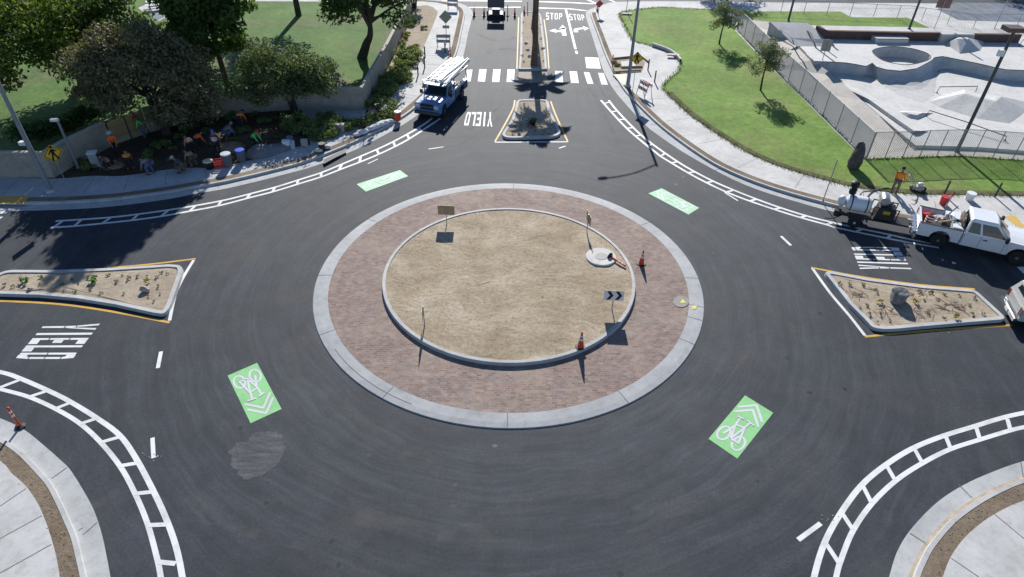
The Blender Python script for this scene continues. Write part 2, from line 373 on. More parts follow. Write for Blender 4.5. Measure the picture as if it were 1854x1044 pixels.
GRN = paintmat('green_road_paint', (.23, .56, .22), .3); GRNP = paintmat('pale_green_road_paint', (.36, .62, .40), .2)
JOINT = M('joint_dark_grey', (.17, .17, .165), .9)  # plain dark grey of the expansion joints
STEEL = M('galvanised_steel', (.33, .36, .38), .45, .1, 4, metal=.4); DSTEEL = M('dark_steel', (.06, .065, .07), .5, .1, 5)
TYRE = M('tyre_rubber', (.022, .022, .024), .85, .2, 8); CHROME = M('chrome', (.62, .63, .65), .18, .05, 3, metal=1)
WPAINT = M('white_vehicle_paint', (.76, .78, .80), .3, .03, 2, coat=.4, spec=.5); GLASS = glassmat('dark_glass')
BLACK = M('black_plastic', (.02, .021, .023), .55, .15, 6); REDL = M('red_lens', (.42, .02, .02), .25, .1, 6); AMB = M('amber_lens', (.7, .3, .03), .25, .1, 6)
ORANGE = M('orange_plastic', (.62, .075, .03), .5, .12, 6); REFL = M('reflective_white', (.75, .75, .76), .4, .06, 6)
BARK = soilmat('tree_bark', (.055, .045, .036), (.115, .095, .075), 3.0, 2.0)
WOOD = M('raw_lumber', (.40, .28, .16), .8, .25, 4, 24)
# ================================================================ THE SETTING: ground, road, kerbs, pavements, paint
KZ = 0.15
struct(MB().sheet([(-420, -120), (420, -120), (420, 620), (-420, 620)], -.03).build('ground', DIRT))
struct(MB().sheet([(-160, -60), (160, -60), (160, 102), (-160, 102)], 0).build('road', ASPH))

def corner(K, E, side, region, zreg=KZ - .012, mreg=MULCH, n=140):
    """gutter pan, kerb and the raised ground behind it; K kerb foot, E edge of the asphalt"""
    K = resample(smooth(K, 8), n); E = resample(smooth(E, 8), n)
    struct(MB().strip(atz(E, .007), atz(K, .012)).build('gutter', CONCG))
    k1 = offset(K, .025 * side, KZ); k2 = offset(K, .17 * side, KZ); k3 = offset(K, .17 * side, 0)
    struct(MB().strip(atz(K, .0), k1).strip(k1, k2).strip(k2, k3).build('kerb', CONCK))
    back = offset(K, .165 * side)
    struct(MB().sheet([*back, *region], zreg).build('ground', mreg))
    return K
def belt(name, K, side, a, b, z, m, i0=0, i1=None):
    p = K[i0:i1]
    return struct(MB().strip(offset(p, a * side, z), offset(p, b * side, z)).build(name, m))

# ---- north-west corner
K_NW = GP([(-160, 369), (-60, 371), (0, 371), (100, 370), (200, 364), (300, 351), (350, 342), (400, 333.5), (438, 325), (500, 310), (560, 293), (640, 261), (700, 231), (729, 214), (752, 197), (785, 165), (808, 136), (823, 108), (830, 88), (836, 60), (841, 35), (842, 24), (836, 15), (822, 8.5), (800, 4), (760, 1), (700, -1), (500, -5)])
E_NW = GP([(-160, 381), (-60, 382), (0, 382), (100, 380), (200, 374), (300, 361), (350, 351.5), (400, 343), (446, 333), (510, 317), (572, 299.5), (650, 268), (706, 239), (740, 219), (765, 200), (797, 165), (820, 136), (836, 108), (842, 88), (847.5, 60), (854, 35), (856, 23), (849, 13), (832, 5.5), (806, 1), (762, -2), (700, -4), (500, -8)])
K_NW = corner(K_NW, E_NW, 1, [(-150, 150), (-150, 35)], mreg=MULCH)
struct(MB().sheet(GP([(664, 196), (706, 110), (742, 30), (760, 6), (783, 11), (795, 19), (790, 36), (778, 64), (766, 92), (759, 114), (737, 142), (714, 172), (700, 187), (670, 206)], KZ - .006), KZ - .006).build('planting_bed', TRAMP))
belt('planting_strip', K_NW, 1, .165, .62, KZ - .004, DIRT)
SW_NW_A = GP([(-160, 321), (-60, 321), (0, 320.5), (100, 323), (168, 318), (223, 318), (300, 307), (345, 303), (391, 303), (460, 288), (528, 268), (562, 262)], KZ)
front = [q for q in offset(K_NW, .62, KZ) if q.x < -10.9]
struct(MB().sheet(front + smooth(SW_NW_A, 4)[::-1], KZ).build('sidewalk', concrete('concrete_walk_shade_tint', (.47, .485, .50))))  # tree shade put into the colour: concrete made bluer and darker
SW_NW_B = GP([(793, 21), (788, 36), (776, 64), (764, 92), (757, 114), (735, 142), (712, 172), (705, 181), (697, 187), (665, 203), (626, 221), (585, 236), (566, 252)], KZ)
fB = [q for q in offset(K_NW, .62, KZ) if q.x > -8.6 and q.y < 73.5 and q.x > -9.5 and q.y > 42.2]
struct(MB().sheet(fB + GP([(815, 9), (790, 4), (765, 2), (740, 2), (745, 12), (772, 9), (785, 13)], KZ) + smooth(SW_NW_B, 4) + GP([(590, 254), (640, 236), (690, 220), (715, 206), (728, 200)], KZ), KZ - .002).build('sidewalk', CONC))
GR_NW = GP([(-300, 330), (-40, 318), (60, 317), (95, 315), (135, 294), (200, 260), (245, 243), (300, 229), (360, 211), (420, 203), (520, 194), (655, 193), (700, 113), (738, 30), (742, 8), (742, 1.5), (500, -2)], .16)
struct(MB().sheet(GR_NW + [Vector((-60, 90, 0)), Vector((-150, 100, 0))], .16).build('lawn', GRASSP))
struct(MB().sheet(GP([(250, 14), (268, 27), (345, -12), (320, -20)], .168), .168).build('path', CONC))
struct(MB().sheet(GP([(268, 27), (287, 37), (372, -9), (345, -16)], .166), .166).build('path', ASPHF))
struct(MB().ribbon(GP([(287, 37), (372, -9)], .171), .22).build('kerb', CONC))
struct(MB().sheet(GP([(380, -4), (380, 1.5), (590, 2.5), (742, 2), (742, -6)], .168), .168).build('path', CONC))

# ---- north-east corner
K_NE = GP([(1900, 12), (1650, 8), (1450, 7), (1250, 4.5), (1125, 5.5), (1106, 8.5), (1086, 14.5), (1074, 19), (1069, 26), (1072, 38), (1082, 65), (1094, 98), (1107.5, 128), (1126, 160), (1151, 188), (1179, 216), (1205, 238.5), (1246, 269), (1292, 299), (1338, 321), (1384, 338.5), (1430, 353), (1476, 365.5), (1517, 376), (1600, 393), (1700, 412), (1854, 440), (1960, 458), (2100, 480)])
E_NE = GP([(1900, 9), (1650, 5.5), (1450, 4.5), (1250, 2), (1120, 2.8), (1100, 6), (1080, 11.5), (1065, 18), (1060.5, 25), (1063, 38), (1071, 62), (1082.5, 98), (1094, 131), (1112, 163), (1137, 193), (1168, 226), (1195, 247), (1238, 276), (1287, 304), (1334, 328), (1382, 347), (1430, 361.5), (1480, 376), (1525, 387), (1605, 403), (1705, 422), (1860, 450), (1965, 469), (2100, 491)])
K_NE = corner(K_NE, E_NE, 1, [(150, 30), (150, 84)], mreg=concrete('concrete_walk_bright', (.57, .565, .545)), zreg=KZ)
iN = [i for i, q in enumerate(K_NE) if q.y < 76 and q.x > 7 and (q.x < 9.5 or q.y < 60)]
belt('planting_strip', K_NE, 1, .165, .56, KZ + .004, DIRT, iN[0] + 4, None)
GR_NE = smooth(GP([(1330, 18), (1250, 15.6), (1203, 13), (1169, 15), (1136, 19.4), (1123, 23), (1122, 28), (1130, 45), (1141.7, 67), (1147, 74.4), (1180, 83), (1212, 95), (1229, 110), (1232, 119), (1227, 130), (1211, 142), (1201, 156), (1205, 166), (1239, 199), (1269, 222), (1329, 261.5), (1384, 290), (1437, 309), (1482, 322), (1540, 337), (1609, 347), (1670, 351), (1854, 354), (2100, 358)], .16), 5)
struct(MB().sheet(GR_NE + GP([(2100, 292), (1854, 289.5), (1734, 281), (1627, 285), (1568, 286.5), (1504.6, 224), (1444, 164), (1401, 123), (1371, 93), (1334, 54)], .16) + GP([(1312, 25)], .16), .16).build('lawn', GRASS))
edge = [q for q in GR_NE if 40 > q.x > 11 and q.y < 50.5]
struct(MB().strip(atz(edge, .172), offset(edge, .55, .168)).build('lawn_edge', soilmat('muddy_lawn_edge', (.075, .075, .035), (.17, .15, .085), 1.6, 1.2)))
lowk = [q for q in GR_NE if q.y > 57 and 11 < q.x < 16.5 and q.y < 68][4:]
a = offset(lowk, -.02, KZ); b_ = offset(lowk, -.02, KZ + .30); c2 = offset(lowk, .15, KZ + .30); d2 = offset(lowk, .15, KZ)
struct(MB().strip(a, b_).strip(b_, c2).strip(c2, d2).build('kerb', CONC))
# grass strip, path and parking beyond the skate park
struct(MB().sheet(GP([(1338, 20), (1340, 36), (1420, 44), (1640, 48), (1683, 50), (1643, 31.5), (1542, 31), (1522, 20.5)], .163), .163).build('lawn', GRASS))
struct(MB().sheet(GP([(1696, 16), (1735, 36), (1860, 40), (1950, 40), (1950, 8), (1730, 4)], .158), .158).build('parking_lot', ASPHF))
struct(MB().ribbon(GP([(1500, 13), (1672, 15)], .163), .35).build('kerb', CONC))

# ---- south-west corner
K_SW = GP([(-160, 752), (-70, 768), (0, 793), (40, 818), (70, 847.5), (96, 877), (114, 910), (129, 943), (141.5, 972), (151, 1009), (159, 1044), (168, 1100), (172, 1180)])
E_SW = GP([(-160, 722), (-70, 735), (0, 757), (44, 778), (77, 804), (110, 833), (127, 850), (147, 881), (169, 921), (184, 965), (193, 1006), (200, 1044), (208, 1100), (212, 1180)])
K_SW = corner(K_SW, E_SW, -1, [(-60, 2), (-60, 20)], mreg=DIRT)
D_SW = GP([(-160, 775), (-70, 797), (0, 834), (22, 857), (48, 881), (70, 914), (84.6, 949), (95.6, 983.5), (103, 1013), (108, 1044), (114, 1100), (118, 1180)], KZ)
struct(MB().sheet(smooth(D_SW, 6) + [Vector((-60, 2, 0)), Vector((-60, 20, 0))], KZ - .002).build('sidewalk', CONC))
# ---- south-east corner
K_SE = GP([(2030, 830), (1940, 846), (1854, 868), (1807.7, 885.6), (1761, 911), (1717, 944), (1679.5, 987.5), (1662, 1019.5), (1652, 1044), (1636, 1100), (1622, 1180)])
E_SE = GP([(2030, 800), (1940, 813), (1854, 834.6), (1807.7, 850), (1748, 876), (1697, 909), (1650, 957), (1624, 999), (1609.7, 1044), (1592, 1100), (1575, 1180)])
K_SE = corner(K_SE, E_SE, 1, [(60, 2), (60, 20)], mreg=DIRT)
D_SE = GP([(2030, 862), (1940, 880), (1854, 906), (1819, 920.5), (1784, 941), (1749.5, 970), (1723, 1005), (1707, 1044), (1690, 1100), (1676, 1180)], KZ)
struct(MB().sheet(smooth(D_SE, 6) + [Vector((60, 2, 0)), Vector((60, 20, 0))], KZ - .002).build('sidewalk', CONC))
# rust coloured run-off line where the gutter meets the south-east kerb
struct(MB().strip(offset(K_SE, -.10, .0135), offset(K_SE, -.015, .0135)).build('gutter_stain', M('rusty_stain', (.44, .36, .26), .8, .25, 2, 20)))

# ---- expansion joints
J = MB()
def joint(a, b, z, wd=.035): J.ribbon([G(*a, z), G(*b, z)], wd, z)
for i in range(6, 138, 5):
    if i < len(K_NE) and K_NE[i].y < 72 and K_NE[i].x > 7:
        q = K_NE[i]; t = (K_NE[i + 1] - K_NE[i - 1]); t.z = 0; t.normalize(); nrm = Vector((-t.y, t.x, 0))
        L = 2.9 if q.y < 52 else 2.3
        if 52 < q.y < 57: continue
        J.ribbon([q + nrm * .75, q + nrm * L], .03, KZ + .002)
for i in range(4, 86, 4):
    q = K_NW[i]; t = (K_NW[i + 1] - K_NW[i - 1]); t.z = 0; t.normalize(); nrm = Vector((-t.y, t.x, 0))
    J.ribbon([q + nrm * .85, q + nrm * 2.7], .03, KZ + .002)
for a, b in (((0, 916), (47, 884)), ((0, 974.5), (76, 933)), ((0, 1037), (93, 985)), ((1722, 1010), (1772, 1044)), ((1800, 930), (1858, 978)), ((712, 172), (747, 178)), ((762, 96), (806, 97)), ((788, 36), (826, 35))): joint(a, b, KZ + .002)
for a, b in (((93, 866), (121, 846)), ((150, 968), (176, 945)), ((1736, 877), (1760, 901)), ((1648, 965), (1676, 983)), ((1848, 836), (1853, 864)), ((142, 960), (150, 955))): joint(a, b, .016)
for k in range(0, 135, 9):
    for K_, sd_ in ((K_NW, -1), (K_NE, -1)):
        q = K_[k + 2]; t = (K_[k + 3] - K_[k + 1]); t.z = 0; t.normalize(); nrm = Vector((-t.y, t.x, 0))
        J.ribbon([q + nrm * .17, q + nrm * .02], .03, KZ + .003)
        J.ribbon([q - nrm * .02, q - nrm * .45], .03, .015)
struct(J.build('pavement_joints', JOINT))

# ================================================================ the roundabout island
def ring(r, z, n=160): return [Vector((CX + r * math.cos(2 * PI * k / n), CY + r * math.sin(2 * PI * k / n), z)) for k in range(n)]
m_ = MB()
m_.strip(ring(9.57, 0), ring(9.54, .045), True).strip(ring(9.54, .045), ring(9.30, .075), True).strip(ring(9.30, .075), ring(8.84, .10), True)
struct(m_.build('apron_ring', APRON, smooth_=True))
struct(MB().strip(ring(8.84, .10), ring(6.22, .12), True).build('brick_apron', BRICK))
m_ = MB(); m_.strip(ring(6.27, .10), ring(6.245, .30), True).strip(ring(6.245, .30), ring(6.09, .31), True).strip(ring(6.09, .31), ring(6.08, .2), True)
struct(m_.build('island_kerb', CONCK))
rng = random.Random(4)
V = [Vector((CX, CY, .285))]; NR, NA = 26, 110

for i in range(1, NR + 1):
    for k in range(NA):
        r = 6.10 * i / NR; th = 2 * PI * k / NA; p = Vector((CX + r * math.cos(th), CY + r * math.sin(th), 0))
        h = .27 + .05 * (1 - (i / NR) ** 2) + (mn.noise(p * .7) * .03 + mn.noise(p * 2.3) * .022 + (rng.uniform(-.008, .008) if i > 7 else 0)) * (1 if i < NR - 1 else .3)
        V.append(Vector((p.x, p.y, h)))
Fc = [(0, 1 + k, 1 + (k + 1) % NA) for k in range(NA)]
for i in range(NR - 1):
    for k in range(NA):
        a = 1 + i * NA; Fc.append((a + k, a + (k + 1) % NA, a + NA + (k + 1) % NA, a + NA + k))
# sandy colour with pale and damp patches
struct(MB().add(V, Fc).build('island_soil', sandmat('island_sand'), smooth_=True))
cl_ = MB(); rg = random.Random(11)
for k in range(130):
    r = 6.0 * math.sqrt(rg.random()); t = rg.uniform(0, 2 * PI); s = rg.uniform(.008, .022) * (1.6 if rg.random() < .06 else 1)
    if r > 5.5: s *= 1.25
    cl_.ell((CX + r * math.cos(t), CY + r * math.sin(t), .31 + .02 * (1 - r / 6)), (s, s * rg.uniform(.6, 1), s * .7), 5, 4, .25, rg)
o = cl_.build('sand_clods', SOIL); o['kind'] = 'stuff'
J = MB()
for (u, v) in ((918.7, 760), (705, 710), (1126, 718), (1243, 620), (595, 603), (1238, 505), (589, 500), (668, 398), (1175, 404), (930, 337), (1255, 578), (1243, 553)):
    p = G(u, v); a = math.atan2(p.y - CY, p.x - CX); d = Vector((math.cos(a), math.sin(a), 0)); c0 = Vector((CX, CY, 0))
    A, B = c0 + d * 8.85, c0 + d * 9.31; A.z = .1035; B.z = .0795; C = c0 + d * 9.54; C.z = .049
    J.ribbon([A, B], .03).ribbon([B, C], .03)
th = [(PI + .62 + k * .028) for k in range(20)]
J.ribbon([Vector((CX + 9.25 * math.cos(t), CY + 9.25 * math.sin(t), .083)) for t in th], .03)
struct(J.build('apron_joints', JOINT))

# ---- planted splitter islands: kerb ring + soil
def splitter(px, radii, zc=.17, wk=.20, soil=TRAMP, n=5):
    p = ccw(round_poly(GP(px, zc), radii, n)); i1 = offset(p, wk, closed=True); i2 = offset(p, wk + .01, zc - .05, closed=True); o0 = offset(p, -.03, 0, closed=True)
    struct(MB().strip(o0, atz(p, zc), True).strip(atz(p, zc), atz(i1, zc + .004), True).strip(atz(i1, zc + .004), i2, True).build('island_kerb', CONCK))
    s = MB(); cxy = sum((Vector((q.x, q.y, 0)) for q in i2), Vector()) / len(i2)
    rr = [[cxy.lerp(Vector((q.x, q.y, 0)), t) + Vector((0, 0, zc - .045 + .05 * (1 - t) + (mn.noise(Vector((q.x * t, q.y * t, 3)) * 1.7) * .03 if t < 1 else 0))) for q in i2] for t in (0.02, .25, .5, .75, .92, 1)]
    for a, b in zip(rr, rr[1:]): s.strip(a, b, True)
    s.face(rr[0]); struct(s.build('island_soil', soil)); return i2
ISL_W = splitter([(-60, 532), (-48, 528), (4, 488), (92, 488.5), (195, 485), (306, 478), (334, 480), (303, 569), (276, 565), (207, 550), (138, 539), (69, 533), (0, 531)], [.3, .3, .6, 0, 0, 0, .9, 1.1, 0, 0, 0, 0, 0])
ISL_E = splitter([(1489, 488), (1571, 503.5), (1669, 516.5), (1766, 524), (1824, 577), (1767, 581.5), (1682, 589), (1585, 598), (1566, 577), (1537, 548), (1508, 511)], [.6, 0, 0, .3, .35, 0, 0, 1.3, 0, 0, 0])
ISL_N = splitter([(936, 179.5), (992, 179.5), (997, 201), (1005, 217), (1020, 246), (903, 249.5), (925.6, 217), (932, 198)], [.5, .5, 0, 0, 1.1, 1.1, 0, 0])
ISL_L = splitter([(943, 26), (946, 20), (975, 21), (980, 28), (984, 60), (988.5, 97), (990.6, 124), (938.8, 124), (941.5, 97)], [.5, .6, .6, .5, 0, 0, .1, .1, 0])
struct(MB().sheet(GP([(939.5, 126), (990, 126), (991.5, 149), (938, 149)], .012), .012).build('refuge', concrete('refuge_paving', (.30, .26, .21))))

# ================================================================ road paint
PZ = .005
Wp, Yp = MB(), MB()
def line(mb, px, wd, z=PZ, sm=0):
    p = GP(px, z); mb.ribbon(smooth(p, sm) if sm else p, wd, z)
def ladder(a, b, rungs, wa=.17, wb=.17, wr=.16):
    line(Wp, a, wa, sm=5); line(Wp, b, wb, sm=5)
    for r in rungs: line(Wp, r, wr, PZ + .003)
ladder([(100.6, 400), (146, 397), (201.5, 393), (253, 387), (307, 379.5), (353, 372), (406, 362), (456, 349.7), (500, 338), (540, 325.5), (582, 312), (618.7, 297), (653, 282.5), (687, 268), (710, 257), (744, 239), (770, 223), (783, 213)],
       [(91, 411.5), (134, 409), (181, 404.6), (238, 398.5), (289.5, 391.6), (343, 382), (398, 371.5), (450, 358), (498, 345.6), (542, 332), (582, 319.6), (617, 306), (652, 292.8), (685.7, 278.8), (718, 263.4), (744, 249), (787, 221), (797, 214)],
       [((113, 400), (97, 411)), ((147, 398), (134, 409)), ((200, 394), (185, 404)), ((250, 388), (239, 398)), ((305, 380), (292, 391)), ((354, 372), (343, 382)), ((401, 363), (395, 371.5)), ((454, 350), (447, 358)), ((498, 338), (494, 346)), ((540, 325), (538, 332)), ((582, 312), (581, 319)), ((619, 297), (614, 306.5)), ((653, 283), (651, 293)), ((682, 270), (686, 279)), ((712, 256), (715, 264)), ((737, 243), (741, 251)), ((758, 231), (764, 237))])
ladder([(1088, 181), (1119, 215.6), (1142, 238.6), (1169.5, 261.6), (1188, 276), (1200, 285), (1246, 312.6), (1280.5, 331), (1317, 348), (1356, 363), (1400, 378), (1448, 393), (1499, 407), (1520, 413), (1606, 431), (1648, 439), (1700, 448)],
       [(1102, 181), (1116.7, 199.5), (1146.5, 230.6), (1169.5, 251.5), (1200, 274), (1229, 293.6), (1255, 309), (1292, 328), (1331, 344.8), (1372, 361), (1414, 376), (1462, 391), (1506, 402), (1560, 414), (1613, 425), (1648, 433), (1700, 443)],
       [((1103.5, 184.6), (1092.7, 187)), ((1116.7, 200.7), (1106, 202)), ((1130.5, 215.6), (1119, 216)), ((1145, 231), (1134, 231.7)), ((1160, 244), (1149, 246.7)), ((1182, 260), (1172, 264)), ((1204.6, 277), (1198, 281)), ((1225, 293), (1217, 294)), ((1257.5, 311), (1247, 312)), ((1293, 327.6), (1280.5, 330)), ((1329, 343.7), (1316, 347)), ((1371, 360), (1358.6, 363)), ((1414, 376), (1402, 378)), ((1461, 389.7), (1449, 393.6)), ((1508, 402), (1496.6, 406)), ((1562, 414), (1550, 419)), ((1614, 425), (1607, 430))])
ladder([(-90, 656), (0, 673), (37, 685), (92, 709), (129, 728), (176, 757), (217, 788), (246, 829), (274, 881), (298, 932), (318, 987), (330, 1044), (338, 1110)],
       [(-90, 682), (0, 704), (51.5, 718), (99, 739), (143, 765), (180, 798), (217, 843), (243, 890), (266.5, 946), (284, 1009), (291, 1044), (300, 1110)],
       [((35, 687.6), (0, 701)), ((83, 708), (53, 718)), ((129, 728), (101, 739)), ((175, 757), (145, 767)), ((217, 790.5), (184, 800)), ((248, 838), (217, 843)), ((276, 890), (243, 893.5)), ((301.5, 949), (270, 950.5)), ((318, 1020), (287, 1017))], .19, .17)
ladder([(1960, 728), (1854, 747), (1807.7, 758), (1764, 771.5), (1708.7, 788.5), (1653, 811), (1604, 841), (1560, 878), (1522, 929), (1493, 982), (1474, 1044), (1462, 1110)],
       [(1960, 752), (1854, 773), (1825, 780), (1775.7, 795), (1720, 813), (1671, 837.6), (1624, 868), (1580.5, 909), (1545.6, 958), (1523.8, 1010), (1514, 1044), (1503, 1110)],
       [((1823.7, 757.5), (1829.5, 778)), ((1767, 772), (1774, 794)), ((1711.6, 788), (1721, 811)), ((1655, 811), (1669, 836)), ((1605, 842), (1620, 868)), ((1561.6, 878), (1577.6, 909)), ((1525, 929), (1544, 958)), ((1494.6, 982), (1519.4, 1019.6))], .19, .17)
for a, b, wd in (((276, 792), (278, 829), .15), ((291.5, 636), (285.7, 666), .16), ((1445, 977), (1486, 947), .16), ((1414, 427), (1432, 444), .16), ((1312, 348), (1336, 363), .10), ((776, 269.5), (803, 265.5), .10), ((666, 296), (684, 287.5), .08), ((1012, 268), (1024, 264), .10)): line(Wp, [a, b], wd)
# splitter island paint
line(Yp, [(-60, 545), (0, 544.6), (92, 549), (161, 557), (230, 568.5), (307, 583.5)], .13, sm=4)
line(Yp, [(195, 484.5), (276, 477.5), (354, 468)], .13, sm=4)
line(Wp, [(350.6, 470.5), (331, 503), (317, 534), (307, 580)], .15, sm=4)
line(Yp, [(1468.6, 484), (1503, 490.6), (1571, 502.5), (1669, 515.5), (1765, 523)], .13, sm=3); line(Yp, [(1565.5, 609), (1645, 601.6), (1700, 597), (1832, 588)], .13, sm=3)
line(Wp, [(1471, 485.5), (1503, 530), (1537, 570), (1566, 607)], .15, sm=3)
line(Yp, [(932, 181), (929, 196), (914, 225), (896, 256)], .12, sm=3); line(Yp, [(997, 183), (1006, 207.5), (1028, 256)], .12, sm=3); line(Wp, [(896, 257), (1028, 256.4)], .12)
line(Yp, [(939, 31), (937.8, 70), (935.8, 124)], .10); line(Yp, [(985, 35), (990, 70), (994, 124)], .10)
# crosswalk, lane lines, stop lines
def quad(mb, px, z=PZ): mb.face(GP(px, z))
for q in (((845, 126), (855.5, 125.5), (852, 147), (841, 147)), ((868, 125), (881, 125), (878, 147.5), (865, 147)), ((893, 125), (906.5, 125), (904, 148), (891, 148)), ((919, 125), (932, 125), (930.5, 148), (917, 148)),
          ((1005, 128), (1018, 128.5), (1019.5, 149.5), (1006, 149)), ((1031, 128.5), (1044.5, 129), (1048, 150), (1034, 149.7)), ((1057, 130), (1067, 130.5), (1074.5, 151.5), (1063.5, 151)), ((1083, 131.5), (1093, 132), (1100.5, 153), (1089, 152.5)),
          ((0, 381), (21, 380.5), (12, 386), (0, 386.5)), ((0, 392), (6, 392), (0, 396)), ((1841, 483), (1870, 482), (1880, 494), (1853, 495))): quad(Wp, q)
quad(Wp, ((1059, 103), (1083.5, 104), (1088, 124), (1062, 123)), .004)
line(Wp, [(849, 13), (943, 12.6)], .32); line(Wp, [(975, 14), (1030, 15.5), (1062, 19)], .32)
line(Wp, [(800, .5), (945, 2)], .35); line(Wp, [(975, 2.5), (1030, 4.2), (1074, 6.5)], .35); line(Wp, [(1081, 7), (1064, -1)], .35); line(Wp, [(1118, 5), (1100, -2)], .25)
line(Wp, [(1024.5, 16.5), (1033, 52), (1042, 88.5)], .22); line(Wp, [(1043, 91.5), (1044.5, 97)], .22)
struct(Wp.build('road_marking_white', WHITE)); struct(Yp.build('road_marking_yellow', YEL))

# ---- lettering on the asphalt
RC = lambda a, b, c, d: [(a, b), (c, b), (c, d), (a, d)]
GLY = {
 'Y': [[(.36, 0), (.64, 0), (.64, .40), (.36, .40)], [(.36, .42), (.64, .42), (.56, .60), (.30, .60)], [(.29, .62), (.52, .62), (.28, 1), (.0, 1)], [(.58, .50), (.68, .46), (1.0, 1), (.72, 1)]],
 'I': [RC(.34, 0, .66, 1)],
 'E': [RC(.04, 0, .32, .30), RC(.04, .32, .32, .66), RC(.04, .68, .32, 1), RC(.335, 0, .96, .16), RC(.335, .41, .80, .58), RC(.335, .84, .96, 1)],
 'L': [RC(.06, 0, .36, 1), RC(.375, 0, .64, .17), RC(.655, 0, .96, .17)],
 'D': [RC(.04, .01, .32, .48), RC(.04, .50, .32, .99), [(.335, .84), (.60, .84), (.68, .79), (.96, .79), (.82, 1), (.335, 1)], [(.335, 0), (.82, 0), (.96, .21), (.68, .21), (.60, .16), (.335, .16)], RC(.68, .23, .96, .49), RC(.68, .51, .96, .77)],
 'S': [RC(.10, .87, .90, 1), RC(.10, .55, .32, .85), RC(.10, .43, .90, .56), RC(.68, .14, .90, .43), RC(.10, 0, .90, .13)],
 'T': [RC(.05, .87, .95, 1), RC(.39, 0, .61, .85)],
 'O': [RC(.08, .1, .30, .9), RC(.70, .1, .92, .9), [(.12, .9), (.88, .9), (.75, 1), (.25, 1)], [(.25, 0), (.75, 0), (.88, .1), (.12, .1)]],
 'P': [RC(.10, 0, .32, 1), RC(.34, .87, .86, 1), RC(.34, .42, .86, .55), RC(.70, .55, .92, .87)],
 'C': [RC(.08, .1, .32, .9), [(.12, .9), (.92, .86), (.85, 1), (.28, 1)], [(.28, 0), (.85, 0), (.92, .14), (.12, .1)]],
 'A': [[(.02, 0), (.24, 0), (.56, 1), (.40, 1)], [(.76, 0), (.98, 0), (.62, 1), (.46, 1)], RC(.26, .26, .74, .42)],
 'R': [RC(.10, 0, .32, 1), RC(.34, .86, .86, 1), RC(.34, .44, .86, .58), RC(.68, .58, .92, .86), [(.46, .44), (.66, .44), (.96, 0), (.72, 0)]],
}
def bil(q, u, v): return q[0] * (1 - u) * (1 - v) + q[3] * u * (1 - v) + q[2] * u * v + q[1] * (1 - u) * v     # q: left-bottom, left-top, right-top, right-bottom
def words(mb, text, q, gap=.14):
    n = len(text); wd = 1 / (n + gap * (n - 1))
    for i, ch in enumerate(text):
        x0 = i * wd * (1 + gap)
        for poly in GLY[ch]: mb.face([bil(q, x0 + x * wd, y) for x, y in poly])
for nm, txt, px in (('YIELD', 'YIELD', ((81, 586.5), (181, 585.5), (131, 650), (27, 650))), ('YIELD', 'YIELD', ((1652, 490), (1557, 486.5), (1541, 446), (1626, 447))), ('YIELD', 'YIELD', ((892, 202.5), (891.5, 229), (839, 226.5), (845, 202.5))),
                    ('STOP', 'STOP', ((988, 35), (988, 22.5), (1018.5, 24), (1018, 34.5))), ('STOP', 'STOP', ((1031.5, 36), (1029.5, 24.6), (1057, 26.5), (1060, 36.5)))):
    m_ = MB(); words(m_, txt, GP(px, PZ), .12 if txt == 'YIELD' else .2); struct(m_.build('road_lettering', WHITE))
m_ = MB()
def arrowhead(tip, l, r_): m_.face(GP([tip, l, r_], PZ))
line(m_, [(1022, 64), (1019.6, 50)], .42); arrowhead((1018.5, 44.5), (1012, 52.5), (1026, 52)); line(m_, [(1020, 57), (1006, 55.2)], .5, .0054); arrowhead((994, 55.3), (1005, 51.5), (1008.5, 59))
line(m_, [(1043, 58), (1042.3, 54.5)], .42); line(m_, [(1041.3, 54), (1046, 51.8), (1056, 50.8)], .5, .0054); arrowhead((1066.5, 51), (1055, 46.5), (1058, 55))
struct(m_.build('lane_arrows', WHITE))

# ---- green bike boxes with bicycle and chevrons
def seg(q, pts, wd, mb, z, asp):
    for k_, ((a, b), (c, d)) in enumerate(zip(pts, pts[1:])):
        A, B = bil(q, a, b), bil(q, c, d); t = (B - A).normalized() * wd * .3; mb.ribbon([A - t, B + t], wd, z + .0006 * (k_ % 2))
def bike(px, green, sym, faded=False):
    q = GP(px, PZ); struct(MB().face(q).build('green_bike_box', green)); mb = MB(); z = PZ + .004; asp = (q[3] - q[0]).length / (q[1] - q[0]).length; wd = .085
    for cx, cy in ((.24, .225), (.76, .215)):
        c = []
        for k in range(17): t = 2 * PI * k / 16; c.append((cx + .17 * math.cos(t), cy + .125 * math.sin(t)))
        seg(q, c, wd, mb, z, asp)
    for j_, pts in enumerate(([(.24, .225), (.36, .43), (.33, .60)], [(.36, .43), (.50, .22), (.76, .215)], [(.36, .46), (.62, .49), (.50, .22)], [(.62, .49), (.76, .215)], [(.60, .45), (.65, .62)], [(.25, .60), (.42, .62)], [(.55, .63), (.78, .615)], [(.44, .24), (.58, .2)])): seg(q, pts, wd, mb, z + .002 + .0014 * j_, asp)
    for d in (0, -.11): seg(q, [(.08, .755 + d), (.47, .955 + d), (.90, .755 + d)], .10, mb, z, asp)
    struct(mb.build('bike_symbol', sym, recalc=False))
LILAC = paintmat('symbol_white_paint', (.62, .60, .66), .25); PALE = paintmat('scuffed_white_paint', (.60, .74, .64), .25)
bike([(465.5, 656.5), (509.8, 740), (453.7, 766), (412, 679.6)][0:1] + [(509.8, 740), (453.7, 766), (412, 679.6)], GRN, LILAC)
bike([(1282.7, 794), (1349, 715.4), (1400, 747), (1335, 830)], GRN, LILAC)
bike([(739, 318.5), (662.5, 346.5), (645.7, 333), (724, 307.5)][::1], GRNP, PALE)
